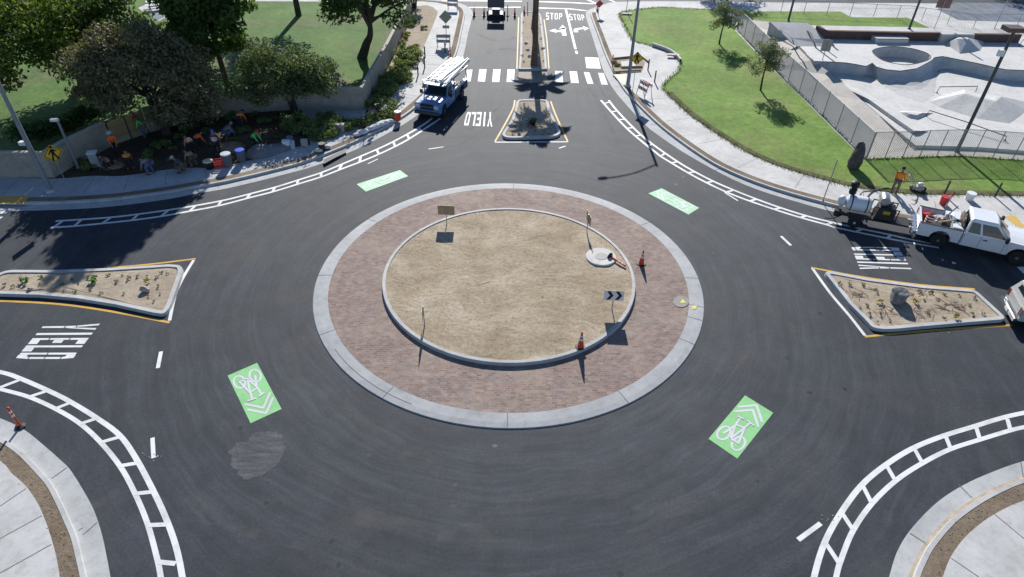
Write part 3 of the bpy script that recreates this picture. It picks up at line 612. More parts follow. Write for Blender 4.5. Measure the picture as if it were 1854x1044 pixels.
bike([(1266, 376), (1198, 340.5), (1174, 349.7), (1246.5, 388)], GRNP, PALE)

# ---- patches and marks on the ground
rng = random.Random(8)
def blob(px_c, rx, ry, n, jit, z, m, name):
    p = [(px_c[0] + rx * math.cos(2 * PI * k / n) * (1 + rng.uniform(-jit, jit)), px_c[1] + ry * math.sin(2 * PI * k / n) * (1 + rng.uniform(-jit, jit))) for k in range(n)]
    return struct(MB().sheet(GP(p, z), z).build(name, m))
PATCH, n_, b_ = _bsdf('pale_worn_asphalt'); tcx = nn(n_, 'ShaderNodeTexCoord').outputs['Object']
mp_ = nn(n_, 'ShaderNodeMapping'); n_.links.new(tcx, mp_.inputs[0]); mp_.inputs['Rotation'].default_value = (0, 0, -.45); mp_.inputs['Scale'].default_value = (1.1, 4.5, 1)
st_ = noise(n_, mp_.outputs[0], 1.0, 7, .75); c_p = ramp(n_, st_, [(.32, (.035, .038, .043)), (.5, (.075, .079, .085)), (.68, (.125, .13, .138))])
g_ = noise(n_, tcx, 12, 5, .85); c_p = mix(n_, c_p, ramp(n_, g_, [(.32, (.6, .6, .6)), (.68, (1.4, 1.4, 1.4))]), .85, 'MULTIPLY'); n_.links.new(c_p, b_.inputs['Base Color']); b_.inputs['Roughness'].default_value = .9
pp_ = smooth(GP([(414, 822), (424, 805), (447, 797), (452, 789), (465, 781), (482, 779), (499, 783), (511, 793), (515, 810), (508, 833), (487, 852), (462, 864), (444, 868), (431, 857), (420, 843)], .004), 12, True)
pp_ = [q + Vector((mn.noise(q * 5), mn.noise(q * 5 + Vector((9, 0, 0))), 0)) * .12 + Vector((mn.noise(q * 16), mn.noise(q * 16 + Vector((9, 0, 0))), 0)) * .06 for q in pp_]
struct(MB().sheet(pp_, .004).build('asphalt_patch', PATCH))
blob((1233, 545.5), 14.5, 10.2, 28, .02, .125, M('grey_sealed_patch', (.30, .29, .27), .8, .12, 3, 20), 'grey_patch')
m_ = MB(); m_.face(GP([(1231, 548), (1236, 541), (1242, 547.5)], .131)); m_.face(GP([(1252, 553), (1262, 552.5), (1260, 559), (1254, 559)], .098)); struct(m_.build('survey_paint', M('survey_yellow', (.72, .62, .14), .7, .1, 5)))
for u, v, rr in ((140, 0, 0),): pass
m_ = MB()
for k in range(46):
    u, v = rng.choice([(1704, 608), (271, 826), (1502, 938), (555, 505), (762, 316), (640, 200), (1700, 380), (1100, 600)]); q = G(u + rng.gauss(0, 9), v + rng.gauss(0, 4), .0)
    if (Vector((q.x - CX, q.y - CY, 0))).length > 9.7: m_.box((q.x, q.y, .012), (rng.uniform(.015, .045), rng.uniform(.015, .04), .015), rng.uniform(0, 3))
o = m_.build('road_crumbs', M('pale_crumbs', (.5, .5, .49), .9)); o['kind'] = 'stuff'
# tactile yellow warning panels set in the sidewalk
for px in (((-30, 355), (54, 354), (43, 369), (-40, 369)), ((1817, 392), (1838, 390), (1858, 412), (1846, 412))):
    struct(MB().sheet(GP(px, KZ + .006), KZ + .006).build('tactile_paving', M('tactile_yellow', (.62, .40, .10), .7, .12, 6, 30)))
struct(MB().sheet(GP([(1110.5, 134.5), (1135, 133), (1132.5, 152), (1128, 153.5)], KZ + .006), KZ + .006).build('ramp_panel', M('cream_panel', (.66, .60, .47), .7, .08, 5)))

# faint dusty tyre smears and scrapes on the asphalt
SM, n_, b_ = _bsdf('dusty_smear'); tcx = nn(n_, 'ShaderNodeTexCoord').outputs['Object']
b_.inputs['Base Color'].default_value = (.19, .18, .17, 1); b_.inputs['Roughness'].default_value = .9
mk = math_(n_, 'MULTIPLY', ramp(n_, noise(n_, tcx, 1.4, 7, .75), [(.42, (0, 0, 0)), (.7, (1, 1, 1))]), .34)
tr = nn(n_, 'ShaderNodeBsdfTransparent'); ms = nn(n_, 'ShaderNodeMixShader'); n_.links.new(mk, ms.inputs[0]); n_.links.new(tr.outputs[0], ms.inputs[1]); n_.links.new(b_.outputs[0], ms.inputs[2]); n_.links.new(ms.outputs[0], n_.nodes['Material Output'].inputs[0])
m_ = MB(); zz_ = .0022
for px, wd in (([(1325, 445), (1345, 424), (1385, 405), (1430, 394), (1485, 392)], .3), ([(1295, 672), (1340, 642), (1366, 620)], .55), ([(1318, 664), (1362, 634)], .4), ([(1365, 545), (1385, 572), (1405, 600)], .6), ([(1390, 560), (1425, 585), (1450, 620)], .5), ([(940, 908), (1050, 890), (1165, 878)], .3), ([(168, 918), (196, 898), (217, 888)], .4), ([(240, 878), (252, 912)], .12), ([(832, 262), (872, 238), (905, 212)], .2), ([(850, 235), (890, 205), (912, 185)], .25), ([(1062, 150), (1092, 200), (1120, 262)], .3), ([(1078, 145), (1105, 190)], .22), ([(862, 60), (905, 75), (934, 66)], .5), ([(880, 95), (915, 88), (935, 92)], .6), ([(590, 700), (640, 760), (720, 812), (800, 845)], .8), ([(520, 620), (540, 690), (580, 760)], .5), ([(1290, 500), (1305, 560), (1300, 620)], .7), ([(500, 460), (540, 430), (600, 395)], .5), ([(330, 900), (420, 950), (560, 985)], .5), ([(1150, 930), (1290, 905), (1400, 850)], .6), ([(640, 930), (760, 960), (900, 965)], .7)):
    zz_ += .00008; m_.ribbon(smooth(GP(px, zz_), 6), wd, zz_)
struct(m_.build('dusty_smears', SM))
sp = MB(); rg = random.Random(77)
for k in range(90):
    u, v = rg.uniform(0, 1854), rg.uniform(300, 1044); q = G(u, v)
    d = math.hypot(q.x - CX, q.y - CY)
    if d < 10 or d > 17: continue
    r = rg.uniform(.03, .13); sp.sheet([(q.x + r * math.cos(2 * PI * i / 9) * rg.uniform(.6, 1.2), q.y + r * math.sin(2 * PI * i / 9) * rg.uniform(.6, 1.2)) for i in range(9)], .0016)
struct(sp.build('oil_spots', M('oil_stain', (.012, .012, .013), .5)))

cl_ = MB(); rg = random.Random(5)
for Kl, Dl, sd_ in ((K_SW, D_SW, -1), (K_SE, D_SE, 1)):
    A_ = resample(offset(Kl, .2 * sd_), 60); B_ = resample(smooth(Dl, 6), 60)
    for k in range(150):
        i = rg.randrange(60); q = A_[i].lerp(B_[i], rg.uniform(.1, .95)); s_ = rg.uniform(.012, .035); cl_.ell((q.x + rg.uniform(-.1, .1), q.y + rg.uniform(-.1, .1), KZ - .012), (s_, s_ * .8, s_ * .6), 6, 4, .3, rg)
o = cl_.build('dirt_clods', DIRT); o['kind'] = 'stuff'
# ================================================================ WALL, FENCES, TREES, SHRUBS
WALLM = blockwall('tan_block_wall', (.42, .37, .31), (.38, .335, .28), (.33, .29, .245)); CAPM = M('wall_cap', (.42, .39, .34), .85, .12, 3, 20)
def wall(label, px, ht, group=None, thick=.2):
    p = GP(px, KZ); c = p[0]; root = thing('block_wall', label, 'wall', (c.x, c.y, KZ), 0, group)
    q = [v - c for v in p]; i = offset(q, thick)
    lo, hi = atz(q, -.12), atz(q, ht); lo2, hi2 = atz(i, -.12), atz(i, ht)
    m_ = MB(); m_.strip(lo, hi).strip(hi, hi2).strip(hi2, lo2)
    for e in (0, -1): m_.face([lo[e], hi[e], hi2[e], lo2[e]])
    m_.build('wall_face', WALLM, root)
    a, b = offset(q, -.03), offset(q, thick + .03); m_ = MB()
    m_.strip(atz(a, ht + .004), atz(a, ht + .07)).strip(atz(a, ht + .07), atz(b, ht + .07)).strip(atz(b, ht + .07), atz(b, ht + .004)).strip(atz(b, ht + .004), atz(a, ht + .004))
    for e in (0, -1): m_.face([atz(a, ht + .004)[e], atz(a, ht + .07)[e], atz(b, ht + .07)[e], atz(b, ht + .004)[e]])
    m_.build('coping', CAPM, root); return root
wall('straight tan block wall behind the sidewalk at the far left, ending at the street lamp', [(-330, 322), (-160, 321), (-60, 321), (0, 320.5), (80, 321.5)], 1.62)
wall('tan block wall running diagonally up from the street lamp to the yellow lattice gate', [(81, 321.5), (99, 321), (137, 298), (180, 276), (204, 263)], 1.62)
wall('shaded tan block wall curving behind the crouching crew from the gate to the corner', [(272, 239), (300, 231.5), (348, 218), (396, 209), (470, 202), (521, 199), (600, 198.5), (659, 199)], 1.62)
wall('pale tan block wall running straight north between the lawn and the low shrubs', [(660.5, 197.5), (683, 154), (706, 112), (727, 68), (745, 28)], 1.55)
# lattice gate
a, b = G(206, 262, KZ), G(270, 240, KZ); L = (b - a).length
gt = thing('lattice_gate', 'yellow wooden lattice gate in the tan wall beside the big olive bush', 'gate', a, math.atan2(b.y - a.y, b.x - a.x))
GATEM = M('yellow_lattice_wood', (.36, .26, .11), .75, .2, 4, 18)
m_ = MB()
for x0, x1 in ((.05, L / 2 - .03), (L / 2 + .03, L - .05)):
    for k in range(-14, 30):
        for s in (1, -1):
            xa, za, xb, zb = x0 + k * .13, .35, x0 + k * .13 + s * 1.2, 1.55
            pts = []
            for t in [i / 24 for i in range(25)]:
                x = xa + (xb - xa) * t
                if x0 <= x <= x1: pts.append((x, za + (zb - za) * t))
            if len(pts) > 1: m_.bar((pts[0][0], -.01 * s, pts[0][1]), (pts[-1][0], -.01 * s, pts[-1][1]), .012, .03)
m_.build('lattice', GATEM, gt)
m_ = MB(); m_.box((L / 2, .03, .16), (L - .1, .04, .32)).build('kick_board', M('pale_gate_board', (.46, .37, .24), .8), gt)
for x in (.02, L / 2, L - .02): MB().box((x, 0, .8), (.07, .09, 1.66)).build('gate_post', DSTEEL, gt)
MB().box((L / 2, .045, .92), (L - .1, .02, 1.2)).build('backing_board', M('sunlit_tan_board', (.72, .56, .29), .8, .2, 4), gt)  # tan lightened to stand in for sun on the gate
MB().box((L / 2, .01, 1.6), (L - .1, .06, .06)).build('top_rail', DSTEEL, gt)

# ---- chain-link fence of the skate park
def chain_panel(name, root, p, ht, m, sp, wr):
    mb = MB()
    for a, b in zip(p, p[1:]):
        d = b - a; L = d.length; u = d / L; nr = Vector((-u.y, u.x, 0)) * .004
        k = -int(ht / sp) - 1
        while k * sp < L:
            for s in (0, 1):
                x0, z0, x1, z1 = k * sp, 0.04, k * sp + ht, ht
                if x0 < 0: z0 += -x0; x0 = 0
                if x1 > L: z1 -= (x1 - L); x1 = L
                if z1 > z0 and x1 > x0:
                    A, B = (a + u * x0, a + u * x1) if s == 0 else (b - u * x0, b - u * x1)
                    sg = nr if s else -nr
                    A = Vector((A.x, A.y, z0)) + sg; B = Vector((B.x, B.y, z1)) + sg; t = Vector((0, 0, wr)); mb.face([A - t, B - t, B + t, A + t])
            k += 1
    return mb.build(name, m, root, recalc=False)
def fence(label, px, ht, posts, zb=.16, screen=False, sp=.11, wr=.009):
    p = GP(px, zb); c = p[0].copy(); root = thing('chain_link_fence', label, 'fence', c); q = [v - c for v in p]
    pp = resample(q, posts)
    if screen:
        m_ = MB(); m_.strip(atz(q, .05), atz(q, ht - .03)).build('windscreen_mesh', SCREEN, root)
    else: chain_panel('wire_mesh', root, q, ht, STEEL, sp, wr)
    for v in pp: MB().tube([v, v + Vector((0, 0, ht + .03))], .03, 8).build('post', STEEL, root)
    MB().tube([v + Vector((0, 0, ht)) for v in q], .022, 6).build('top_rail', REFL if screen else STEEL, root)
    if screen: MB().strip(offset(q, .0, .01), offset(q, -.22, .012)).build('mow_strip', CONC, root)
    return root
SCREEN, n_, b_ = _bsdf('grey_windscreen_fabric'); tcx = nn(n_, 'ShaderNodeTexCoord').outputs['Object']
n_.links.new(ramp(n_, noise(n_, tcx, 2.2, 5), [(.3, (.31, .29, .32)), (.7, (.37, .35, .37))]), b_.inputs['Base Color']); b_.inputs['Roughness'].default_value = .9
tr = nn(n_, 'ShaderNodeBsdfTransparent'); ms = nn(n_, 'ShaderNodeMixShader'); ms.inputs[0].default_value = .24
tl = nn(n_, 'ShaderNodeBsdfTranslucent'); tl.inputs[0].default_value = (.55, .53, .54, 1); m2 = nn(n_, 'ShaderNodeMixShader'); m2.inputs[0].default_value = .45
n_.links.new(b_.outputs[0], m2.inputs[1]); n_.links.new(tl.outputs[0], m2.inputs[2]); n_.links.new(m2.outputs[0], ms.inputs[1]); n_.links.new(tr.outputs[0], ms.inputs[2]); n_.links.new(ms.outputs[0], n_.nodes['Material Output'].inputs[0])
fence('long grey screened fence between the bright lawn and the skate park walkway', [(1334, 54), (1371, 93), (1401, 123), (1444, 164), (1504.6, 224), (1568, 286.5)], 1.85, 13, screen=True)
fence('see-through chain-link fence at the front of the skate park behind the lawn strip', [(1569.5, 286), (1627, 285), (1680.5, 282), (1734, 281), (1777.6, 283), (1854, 289.5), (1980, 300)], 1.85, 13, sp=.13, wr=.013)
fence('low far chain-link fence along the street sidewalk beyond the skate park', [(1372, 20), (1500, 26), (1640, 33), (1760, 50), (1860, 48), (1960, 48)], 1.25, 15, sp=.3, wr=.007)

# ---- foliage
def leaves(mb, clumps, n, size, rng, flat=.55, out=.5):
    tot = sum(r[0] * r[1] * r[2] for c, r in clumps)
    for c, r in clumps:
        for _ in range(max(6, int(n * r[0] * r[1] * r[2] / tot))):
            d = Vector((rng.gauss(0, 1), rng.gauss(0, 1), rng.gauss(0, 1))).normalized()
            k = rng.random() ** .42
            p = c + Vector((d.x * r[0], d.y * r[1], d.z * r[2])) * k
            nrm = (d * out + Vector((rng.gauss(0, .6), rng.gauss(0, .6), rng.gauss(.35, .6)))).normalized()
            t = nrm.orthogonal().normalized(); a = rng.uniform(0, 6.28); t = Matrix.Rotation(a, 3, nrm) @ t; b = nrm.cross(t)
            s = size * rng.uniform(.6, 1.35)
            mb.add([p - t * s, p + b * s * flat + nrm * s * .12, p + t * s, p - b * s * flat + nrm * s * .12], [(0, 1, 2, 3)])
def crown_clumps(c, rad, k, rng, cr_, low=-1.0, fill=.35):
    out = []
    while len(out) < k:
        d = Vector((rng.gauss(0, 1), rng.gauss(0, 1), rng.gauss(0, 1))).normalized(); t = rng.uniform(fill, 1.0)
        if d.z < low: continue
        q = c + Vector((d.x * rad[0], d.y * rad[1], d.z * rad[2])) * t
        s = cr_ * rng.uniform(.65, 1.35); out.append((q, (s, s, s * rng.uniform(.55, .85))))
    return out
def tree(name, label, base, crown_c, rad, k, n, leaf, mat, rng, trunk_r=.22, cr_=1.0, lean=None, limbs=7, low=-.75, cat='tree', group=None, flat=.55, forks=1, fill=.35, filt=None):
    root = thing(name, label, cat, base, 0, group); b0 = Vector(base); cc = Vector(crown_c) - b0
    cl = crown_clumps(cc, rad, k, rng, cr_, low, fill)
    if filt: cl = [c for c in cl if filt(c[0])]
    tb = MB(); mid = Vector((cc.x * .55, cc.y * .55, max(.5, (cc.z - rad[2] * .35)))) if lean is None else Vector(lean)
    top = cc + Vector((0, 0, rad[2] * .15))
    for fk in range(forks):
        o = Vector((rng.uniform(-.5, .5), rng.uniform(-.5, .5), 0)) * (forks > 1)
        path = smooth([Vector((o.x * .3, o.y * .3, -.1)), mid * .5 + o * .7 + Vector((rng.uniform(-.08, .08), rng.uniform(-.08, .08), 0)), mid + o, top + o], 4)
        tb.tube(path, [trunk_r * (1.25 - 1.0 * i / len(path)) for i in range(len(path))], 9)
    tb.build('trunk', BARK, root, True)
    lb = MB()
    for c, r in rng.sample(cl, min(limbs, len(cl))):
        s = mid.lerp(top, rng.uniform(0, .5)); m1 = s.lerp(c, .5) + Vector((rng.uniform(-.2, .2), rng.uniform(-.2, .2), rng.uniform(0, .35)))
        lb.tube(smooth([s, m1, c], 3), [trunk_r * .42, trunk_r * .36, trunk_r * .32, trunk_r * .26, trunk_r * .2, trunk_r * .14, trunk_r * .08][:7], 6)
    lb.build('limbs', BARK, root, True)
    mb = MB(); leaves(mb, cl, n, leaf, rng, flat); mb.build('crown', mat, root, recalc=False); return root
L_OLIVE = leafmat('leaf_olive', (.095, .105, .06), (.25, .23, .13), .3); L_DARK = leafmat('leaf_dark', (.04, .08, .03), (.11, .17, .05), .42)
L_MID = leafmat('leaf_mid', (.05, .10, .03), (.13, .20, .055), .46); L_YG = leafmat('leaf_yellow_green', (.08, .14, .03), (.20, .26, .06), .48)
L_SHRUB = leafmat('leaf_shrub', (.13, .19, .06), (.26, .33, .12), .35); L_PALE = leafmat('leaf_pale_grey_green', (.13, .165, .09), (.25, .275, .17), .35); L_HEDGE = leafmat('leaf_hedge', (.11, .16, .055), (.22, .28, .10), .35)
L_YEL = leafmat('leaf_yellow', (.32, .27, .06), (.5, .42, .1), .25); L_AGAVE = leafmat('leaf_agave', (.05, .07, .045), (.10, .125, .08), .1)
rng = random.Random(21)
def at_px(u, v, z=.16): return G(u, v, z)
B = at_px(303, 241)
tree('olive_bush_tree', 'broad olive-brown bushy tree hanging over the tan wall and the gate', B, GY(260, 147, B.y + .6), (4.4, 3.4, 3.5), 170, 30000, .125, L_OLIVE, rng, .2, .95, limbs=14, low=-.95, forks=3, fill=.5, filt=lambda c: c.z > 1.0 and (c.x > .3 or c.z > 2.5))
B = at_px(-14, 205)
tree('shade_tree', 'leafy yellow-green tree at the far left edge behind the grey street lamp', B, GY(18, 55, B.y), (3.7, 3.4, 4.4), 80, 12000, .14, L_YG, rng, .28, 1.15, limbs=12)
B = at_px(150, 158)
tree('shade_tree', 'dense dark green tree standing behind the olive-brown bushy tree', B, GY(156, 40, B.y), (4.9, 3.8, 3.6), 95, 15000, .15, L_DARK, rng, .34, 1.15, limbs=12)
B = at_px(416, 166)
tree('shade_tree', 'tall slender dark tree with upright trunk just right of the thin park pole', B, Vector((B.x - .3, B.y, 7.9)), (3.1, 3.1, 5.3), 170, 36000, .19, L_MID, rng, .2, .95, limbs=16, low=-.93)
B = at_px(534, 199)
tree('low_tree', 'low spreading grey-green tree leaning over the shaded curve of the wall', B, GY(508, 139, B.y), (3.8, 2.6, 1.85), 80, 19000, .10, leafmat('leaf_low_tree', (.08, .12, .05), (.18, .23, .105), .38), rng, .16, .85, limbs=14, low=-.6, forks=2, fill=.45)
B = at_px(655, 104)
tree('shade_tree', 'dark park tree with a thick bent bare trunk left of the north wall', B, GY(660, -18, B.y), (3.9, 3.6, 3.1), 65, 8500, .16, L_DARK, rng, .36, 1.1, lean=(1.05, 0, 2.4), limbs=12)
B = at_px(541, 28)
tree('shade_tree', 'park tree showing only its trunk at the top edge above a round lawn shadow', B, Vector((B.x, B.y + .3, 7.6)), (4.0, 4.0, 3.2), 60, 7500, .17, L_MID, rng, .26, 1.2, limbs=10)
B = at_px(750, 12)
tree('dark_bush', 'dark bush with several stems at the north end of the tan wall', B, B + Vector((0, 0, 2.2)), (1.5, 1.5, 1.5), 26, 2400, .11, L_DARK, rng, .1, .6, limbs=8, cat='bush', forks=3)
for (u, v), lab, cu_, rr in (((1302, 79), 'slim young tree with sparse grey crown at the far end of the screened fence', (1316, 28), (1.45, 1.3, 1.5)), ((1377, 163), 'slim young tree with sparse grey crown halfway along the screened fence', (1389, 105), (1.3, 1.2, 1.55))):
    B = at_px(u, v)
    tree('young_tree', lab, B, GY(*cu_, B.y), rr, 42, 3600, .075, L_PALE, rng, .07, .46, limbs=16, group='young lawn trees', low=-.8)
# far tree beyond the street, only its underside and shadow seen
B = at_px(1300, -20); tree('shade_tree', 'dark tree across the far street above the young lawn trees', B, B + Vector((0, .5, 4.2)), (3.2, 3.0, 2.4), 40, 3800, .16, L_DARK, rng, .22, 1.0, limbs=8)
B = at_px(1810, -24); tree('shade_tree', 'dark tree across the far parking lot at the top right', B, B + Vector((0, .5, 4.0)), (3.8, 3.0, 2.4), 40, 3800, .16, L_DARK, rng, .22, 1.0, limbs=8)

# ---- palms in the long median (crowns stand above the picture, their shadows fall on the crossing)
PALMB = soilmat('palm_trunk_bark', (.12, .08, .058), (.24, .165, .12), 5, 3)
def palm(label, base, h, r, fr, nfr):
    root = thing('palm_tree', label, 'palm', base, 0, 'palms in the long median'); rg = random.Random(int(h * 10))
    prof = []
    for i in range(60):
        t = i / 59; k = 1.18 - .42 * min(1, t * 4) + .12 * max(0, t - .8) * 5 * .4; prof.append((r * k * (1 + (.05 if i % 2 else -.04)), -.05 + (h + .05) * t))
    MB().lathe(prof, n=12).build('trunk', PALMB, root, True)
    sk = MB()
    for k in range(46):
        a = rg.uniform(0, 6.28); z = h - rg.uniform(-.1, .35); d = Vector((math.cos(a), math.sin(a), 0)); p = d * r * .9 + Vector((0, 0, z)); e = p + d * rg.uniform(.2, .5) + Vector((0, 0, -rg.uniform(.3, .6))); t = Vector((-d.y, d.x, 0)) * .12
        sk.add([p - t, p + t, e + t * .5, e - t * .5], [(0, 1, 2, 3)])
    sk.build('dead_frond_skirt', M('dry_frond', (.22, .16, .09), .9), root, recalc=False)
    fb = MB()
    for k in range(nfr):
        a = k * 2.399 + rg.uniform(-.2, .2); el = rg.uniform(.1, 1.15); d = Vector((math.cos(a), math.sin(a), 0)); L = fr * rg.uniform(.85, 1.1); prev = Vector((0, 0, h)) + d * r * .5
        for s in range(7):
            t = (s + 1) / 7; ang = el - .75 * t * t; q = prev + (d * math.cos(ang) + Vector((0, 0, math.sin(ang)))) * (L / 7); sd = Vector((-d.y, d.x, 0))
            fb.add([prev - sd * .02, prev + sd * .02, q + sd * .02, q - sd * .02], [(0, 1, 2, 3)])
            if s > 1:
                for j in range(4):
                    b0 = prev.lerp(q, j / 4)
                    for sg in (1, -1):
                        tip = b0 + sd * sg * .42 * math.sin(.5 + t * 2.2) + (q - prev).normalized() * .28 + Vector((0, 0, -.16)); fb.add([b0, b0.lerp(q, .55), tip + (q - prev) * .45, tip], [(0, 1, 2, 3)])
            prev = q
    fb.build('fronds', leafmat('leaf_palm', (.04, .07, .025), (.08, .11, .04), .2), root, recalc=False); return root
palm('palm with a dark brown trunk nearest the crosswalk in the long median', G(967, 117, .12), 6.8, .28, 1.95, 30)
palm('palm with a thicker trunk standing behind the first palm in the long median', G(968, 52, .12), 7.6, .31, 2.0, 30)

# ---- shrubs and ground planting
def shrub_mesh(rx, rz, n, leaf, seed, mat, k=9):
    rg = random.Random(seed); cl = []
    for _ in range(k):
        a = rg.uniform(0, 6.28); t = rg.uniform(0, .75); cl.append((Vector((math.cos(a) * rx * t, math.sin(a) * rx * t, rz * rg.uniform(.35, .7))), (rx * .42, rx * .42, rz * .42)))
    mb = MB(); leaves(mb, cl, n, leaf, rg, .6); return mb.mesh('foliage', mat)
SH = [shrub_mesh(.75, .6, 620, .075, s, L_SHRUB) for s in range(3)]
def shrub(name, me, u, v, sc, label, group, z=.15, cat='shrub'):
    o = bpy.data.objects.new(name, me); COL.objects.link(o); o.location = G(u, v, z); o.rotation_euler = (0, 0, rng.uniform(0, 6)); o.scale = (sc, sc, sc * rng.uniform(.85, 1.15)); return tag(o, label, cat, group)
SHP = [(736, 95), (728, 104), (748, 100), (741, 110), (720, 116), (731, 121), (745, 119), (754, 106), (711, 130), (722, 133), (734, 131), (702, 144), (714, 146), (727, 143), (738, 139), (694, 160), (704, 158), (688, 172), (699, 171), (681, 183), (692, 182), (676, 192), (729, 150), (706, 169)]
for i, (u, v) in enumerate(SHP):
    shrub('low_shrub', SH[i % 3], u, v, rng.uniform(.75, 1.15), 'rounded green shrub in the planting bed at the foot of the north wall', 'shrubs along the north wall')
for i, (u, v) in enumerate(((738, 63), (745, 47), (734, 70), (728, 80), (750, 41), (752, 86), (768, 52))):
    shrub('low_shrub', SH[i % 3], u, v, rng.uniform(.45, .7), 'small shrub on the bare tan soil near the north end of the wall', 'small shrubs on the bare north bed')
SHY = shrub_mesh(.7, .5, 420, .07, 9, L_YEL)
shrub('flowering_shrub', SHY, 735, 64, .85, 'yellow-leaved shrub beside the north wall', None); shrub('flowering_shrub', SHY, 729, 77, .6, 'smaller pale yellow shrub just below the yellow-leaved one by the wall', None)
shrub('low_shrub', SH[1], 711, 196, 1.1, 'single round shrub on the sidewalk edge beside the orange-banded barrel', None)
hm = MB(); rg = random.Random(5); cl = []
for t in [i / 46 for i in range(47)]:
    p = G(566 + (716 - 566) * t, 256 - 48 * t - 4 * math.sin(t * 3.1), .15); cl.append((p + Vector((rg.uniform(-.15, .15), rg.uniform(-.5, .5), .22)), (.42, .5, .26)))
leaves(hm, cl, 5200, .075, rg, .6); tag(hm.build('hedge', L_HEDGE, recalc=False), 'long low green hedge curving behind the kerb left of the blue truck', 'hedge')
hm = MB(); cl = []
for t in [i / 40 for i in range(41)]:
    p = G(30 + (180 - 30) * t, 272 - 48 * max(0, t - .25) / .75, .16); cl.append((p + Vector((rg.uniform(-.2, .2), .9 + rg.uniform(-.3, .6), rg.uniform(.5, 1.1))), (.7, .6, .5)))
leaves(hm, cl, 4200, .11, rg, .6); tag(hm.build('hedge', L_DARK, recalc=False), 'dark band of loose leaf clumps on the park side of the diagonal tan wall', 'hedge')  # dark leaf clumps set along the inside of the wall
for i, (u, v) in enumerate(((560, 232), (578, 226), (545, 240), (590, 214), (600, 238), (570, 246), (530, 222), (612, 228))):
    shrub('shade_shrub', SH[i % 3], u, v, rng.uniform(.8, 1.2), 'shrub in the shaded mulch bed between the low spreading tree and the hedge', 'shrubs in the shaded bed')
for i, (u, v) in enumerate(((148, 296), (300, 262), (325, 250), (350, 232), (380, 225), (500, 215), (520, 235), (310, 290), (440, 240), (285, 268), (270, 285), (335, 238), (372, 240), (385, 262), (425, 256), (480, 222), (505, 250), (545, 212), (460, 208), (420, 214), (316, 270), (150, 285), (162, 306), (340, 262))):
    shrub('shade_shrub', SH[i % 3], u, v, rng.uniform(.35, .75), 'small dark plant in the mulch bed where the crew is planting', 'small plants among the crew')
for (u, v), lab, sx in (((418, 268), 'heap of light brown soil beside the crew near the blue-lidded bin', 1.0), ((205, 300), 'small heap of brown soil near the utility box', .7)):
    bm = bmesh.new(); bmesh.ops.create_icosphere(bm, subdivisions=4, radius=1)
    for q in bm.verts: q.co = Vector((q.co.x * 1.0 * sx, q.co.y * .7 * sx, max(-.02, q.co.z) * .38 * sx)) + q.co.normalized() * mn.noise(q.co * 4) * .06
    me = bpy.data.meshes.new('soil_heap'); bm.to_mesh(me); bm.free(); me.materials.append(DIRT); o = bpy.data.objects.new('soil_heap', me); COL.objects.link(o); o.location = G(u, v, .14); tag(o, lab, 'soil heap')
# young plants set out in the splitter islands
PL = [shrub_mesh(.15, .17, 30, .05, s, leafmat('leaf_seedling', (.14, .155, .085), (.26, .26, .15), .35), 4) for s in (1, 2, 3)]
def plants(pts, label, group, z, big=1):
    for i, (u, v) in enumerate(pts): shrub('young_plant', PL[i % 3], u, v, rng.uniform(.45, .95) * big, label, group, z, 'plant')
zx = lambda L_, ox, oy, s: [(ox + a / s, oy + b / s) for a, b in L_]
plants(zx([(40, 330), (100, 345), (330, 270), (320, 330), (430, 280), (490, 330), (570, 290), (500, 380), (590, 390), (620, 325), (700, 275), (710, 375), (800, 395), (860, 255), (920, 310), (965, 255), (975, 400), (1015, 285), (1085, 265), (1160, 260), (1240, 265), (1320, 240), (1250, 340), (1260, 400), (1170, 420), (1210, 460), (1270, 235)], 0, 440, 4.35), 'small dusty seedling in the sandy soil of the left splitter island', 'seedlings in the left splitter island', .15)
plants(zx([(490, 310), (565, 310), (665, 315), (755, 345), (770, 375), (695, 465), (710, 525), (790, 530), (860, 570), (770, 585), (1075, 360), (1160, 370), (1115, 425), (1215, 420), (1260, 380), (1375, 390), (1490, 405), (1450, 455), (1470, 525), (1555, 525), (1145, 510), (1260, 560), (1365, 480), (640, 480)], 1400, 440, 4.083), 'small dusty seedling in the sandy soil of the right splitter island', 'seedlings in the right splitter island', .15)
plants(zx([(425, 540), (390, 590), (330, 795), (390, 775), (375, 835), (300, 880), (545, 845), (465, 800), (625, 795), (650, 850), (715, 825), (630, 885), (700, 875)], 880, 100, 6.139), 'small dark seedling in the island below the crosswalk', 'seedlings in the crosswalk island', .15, .9)
plants([(946, 60), (951, 82), (945, 101), (978, 58), (980, 70), (947, 40), (979, 45), (948, 112), (984, 110)], 'small dark plant beside the palms in the long median', 'plants in the long median', .14, 1.0)
PG = shrub_mesh(.24, .24, 70, .06, 5, leafmat('leaf_lime', (.08, .20, .03), (.14, .28, .05), .3), 5)
for (u, v), lab in zip(zx([(210, 305), (735, 305)], 0, 440, 4.35), ('bright green leafy plant near the left end of the left splitter island', 'bright green leafy plant in the middle of the left splitter island')): shrub('young_plant', PG, u, v, 1.2, lab, None, .15, 'plant')
PY = shrub_mesh(.2, .24, 60, .05, 6, L_YEL, 4)
for (u, v), lab in (((265, 511), 'yellow flowering plant right behind the pink stone in the left splitter island'), ((1594, 548), 'yellow flowering plant just left of the grey boulder in the right splitter island'), ((1657, 549), 'yellow flowering plant just right of the grey boulder in the right splitter island'), ((1728, 574), 'yellow flowering plant near the front kerb of the right splitter island')): shrub('flowering_plant', PY, u, v, .95, lab, None, .15, 'plant')
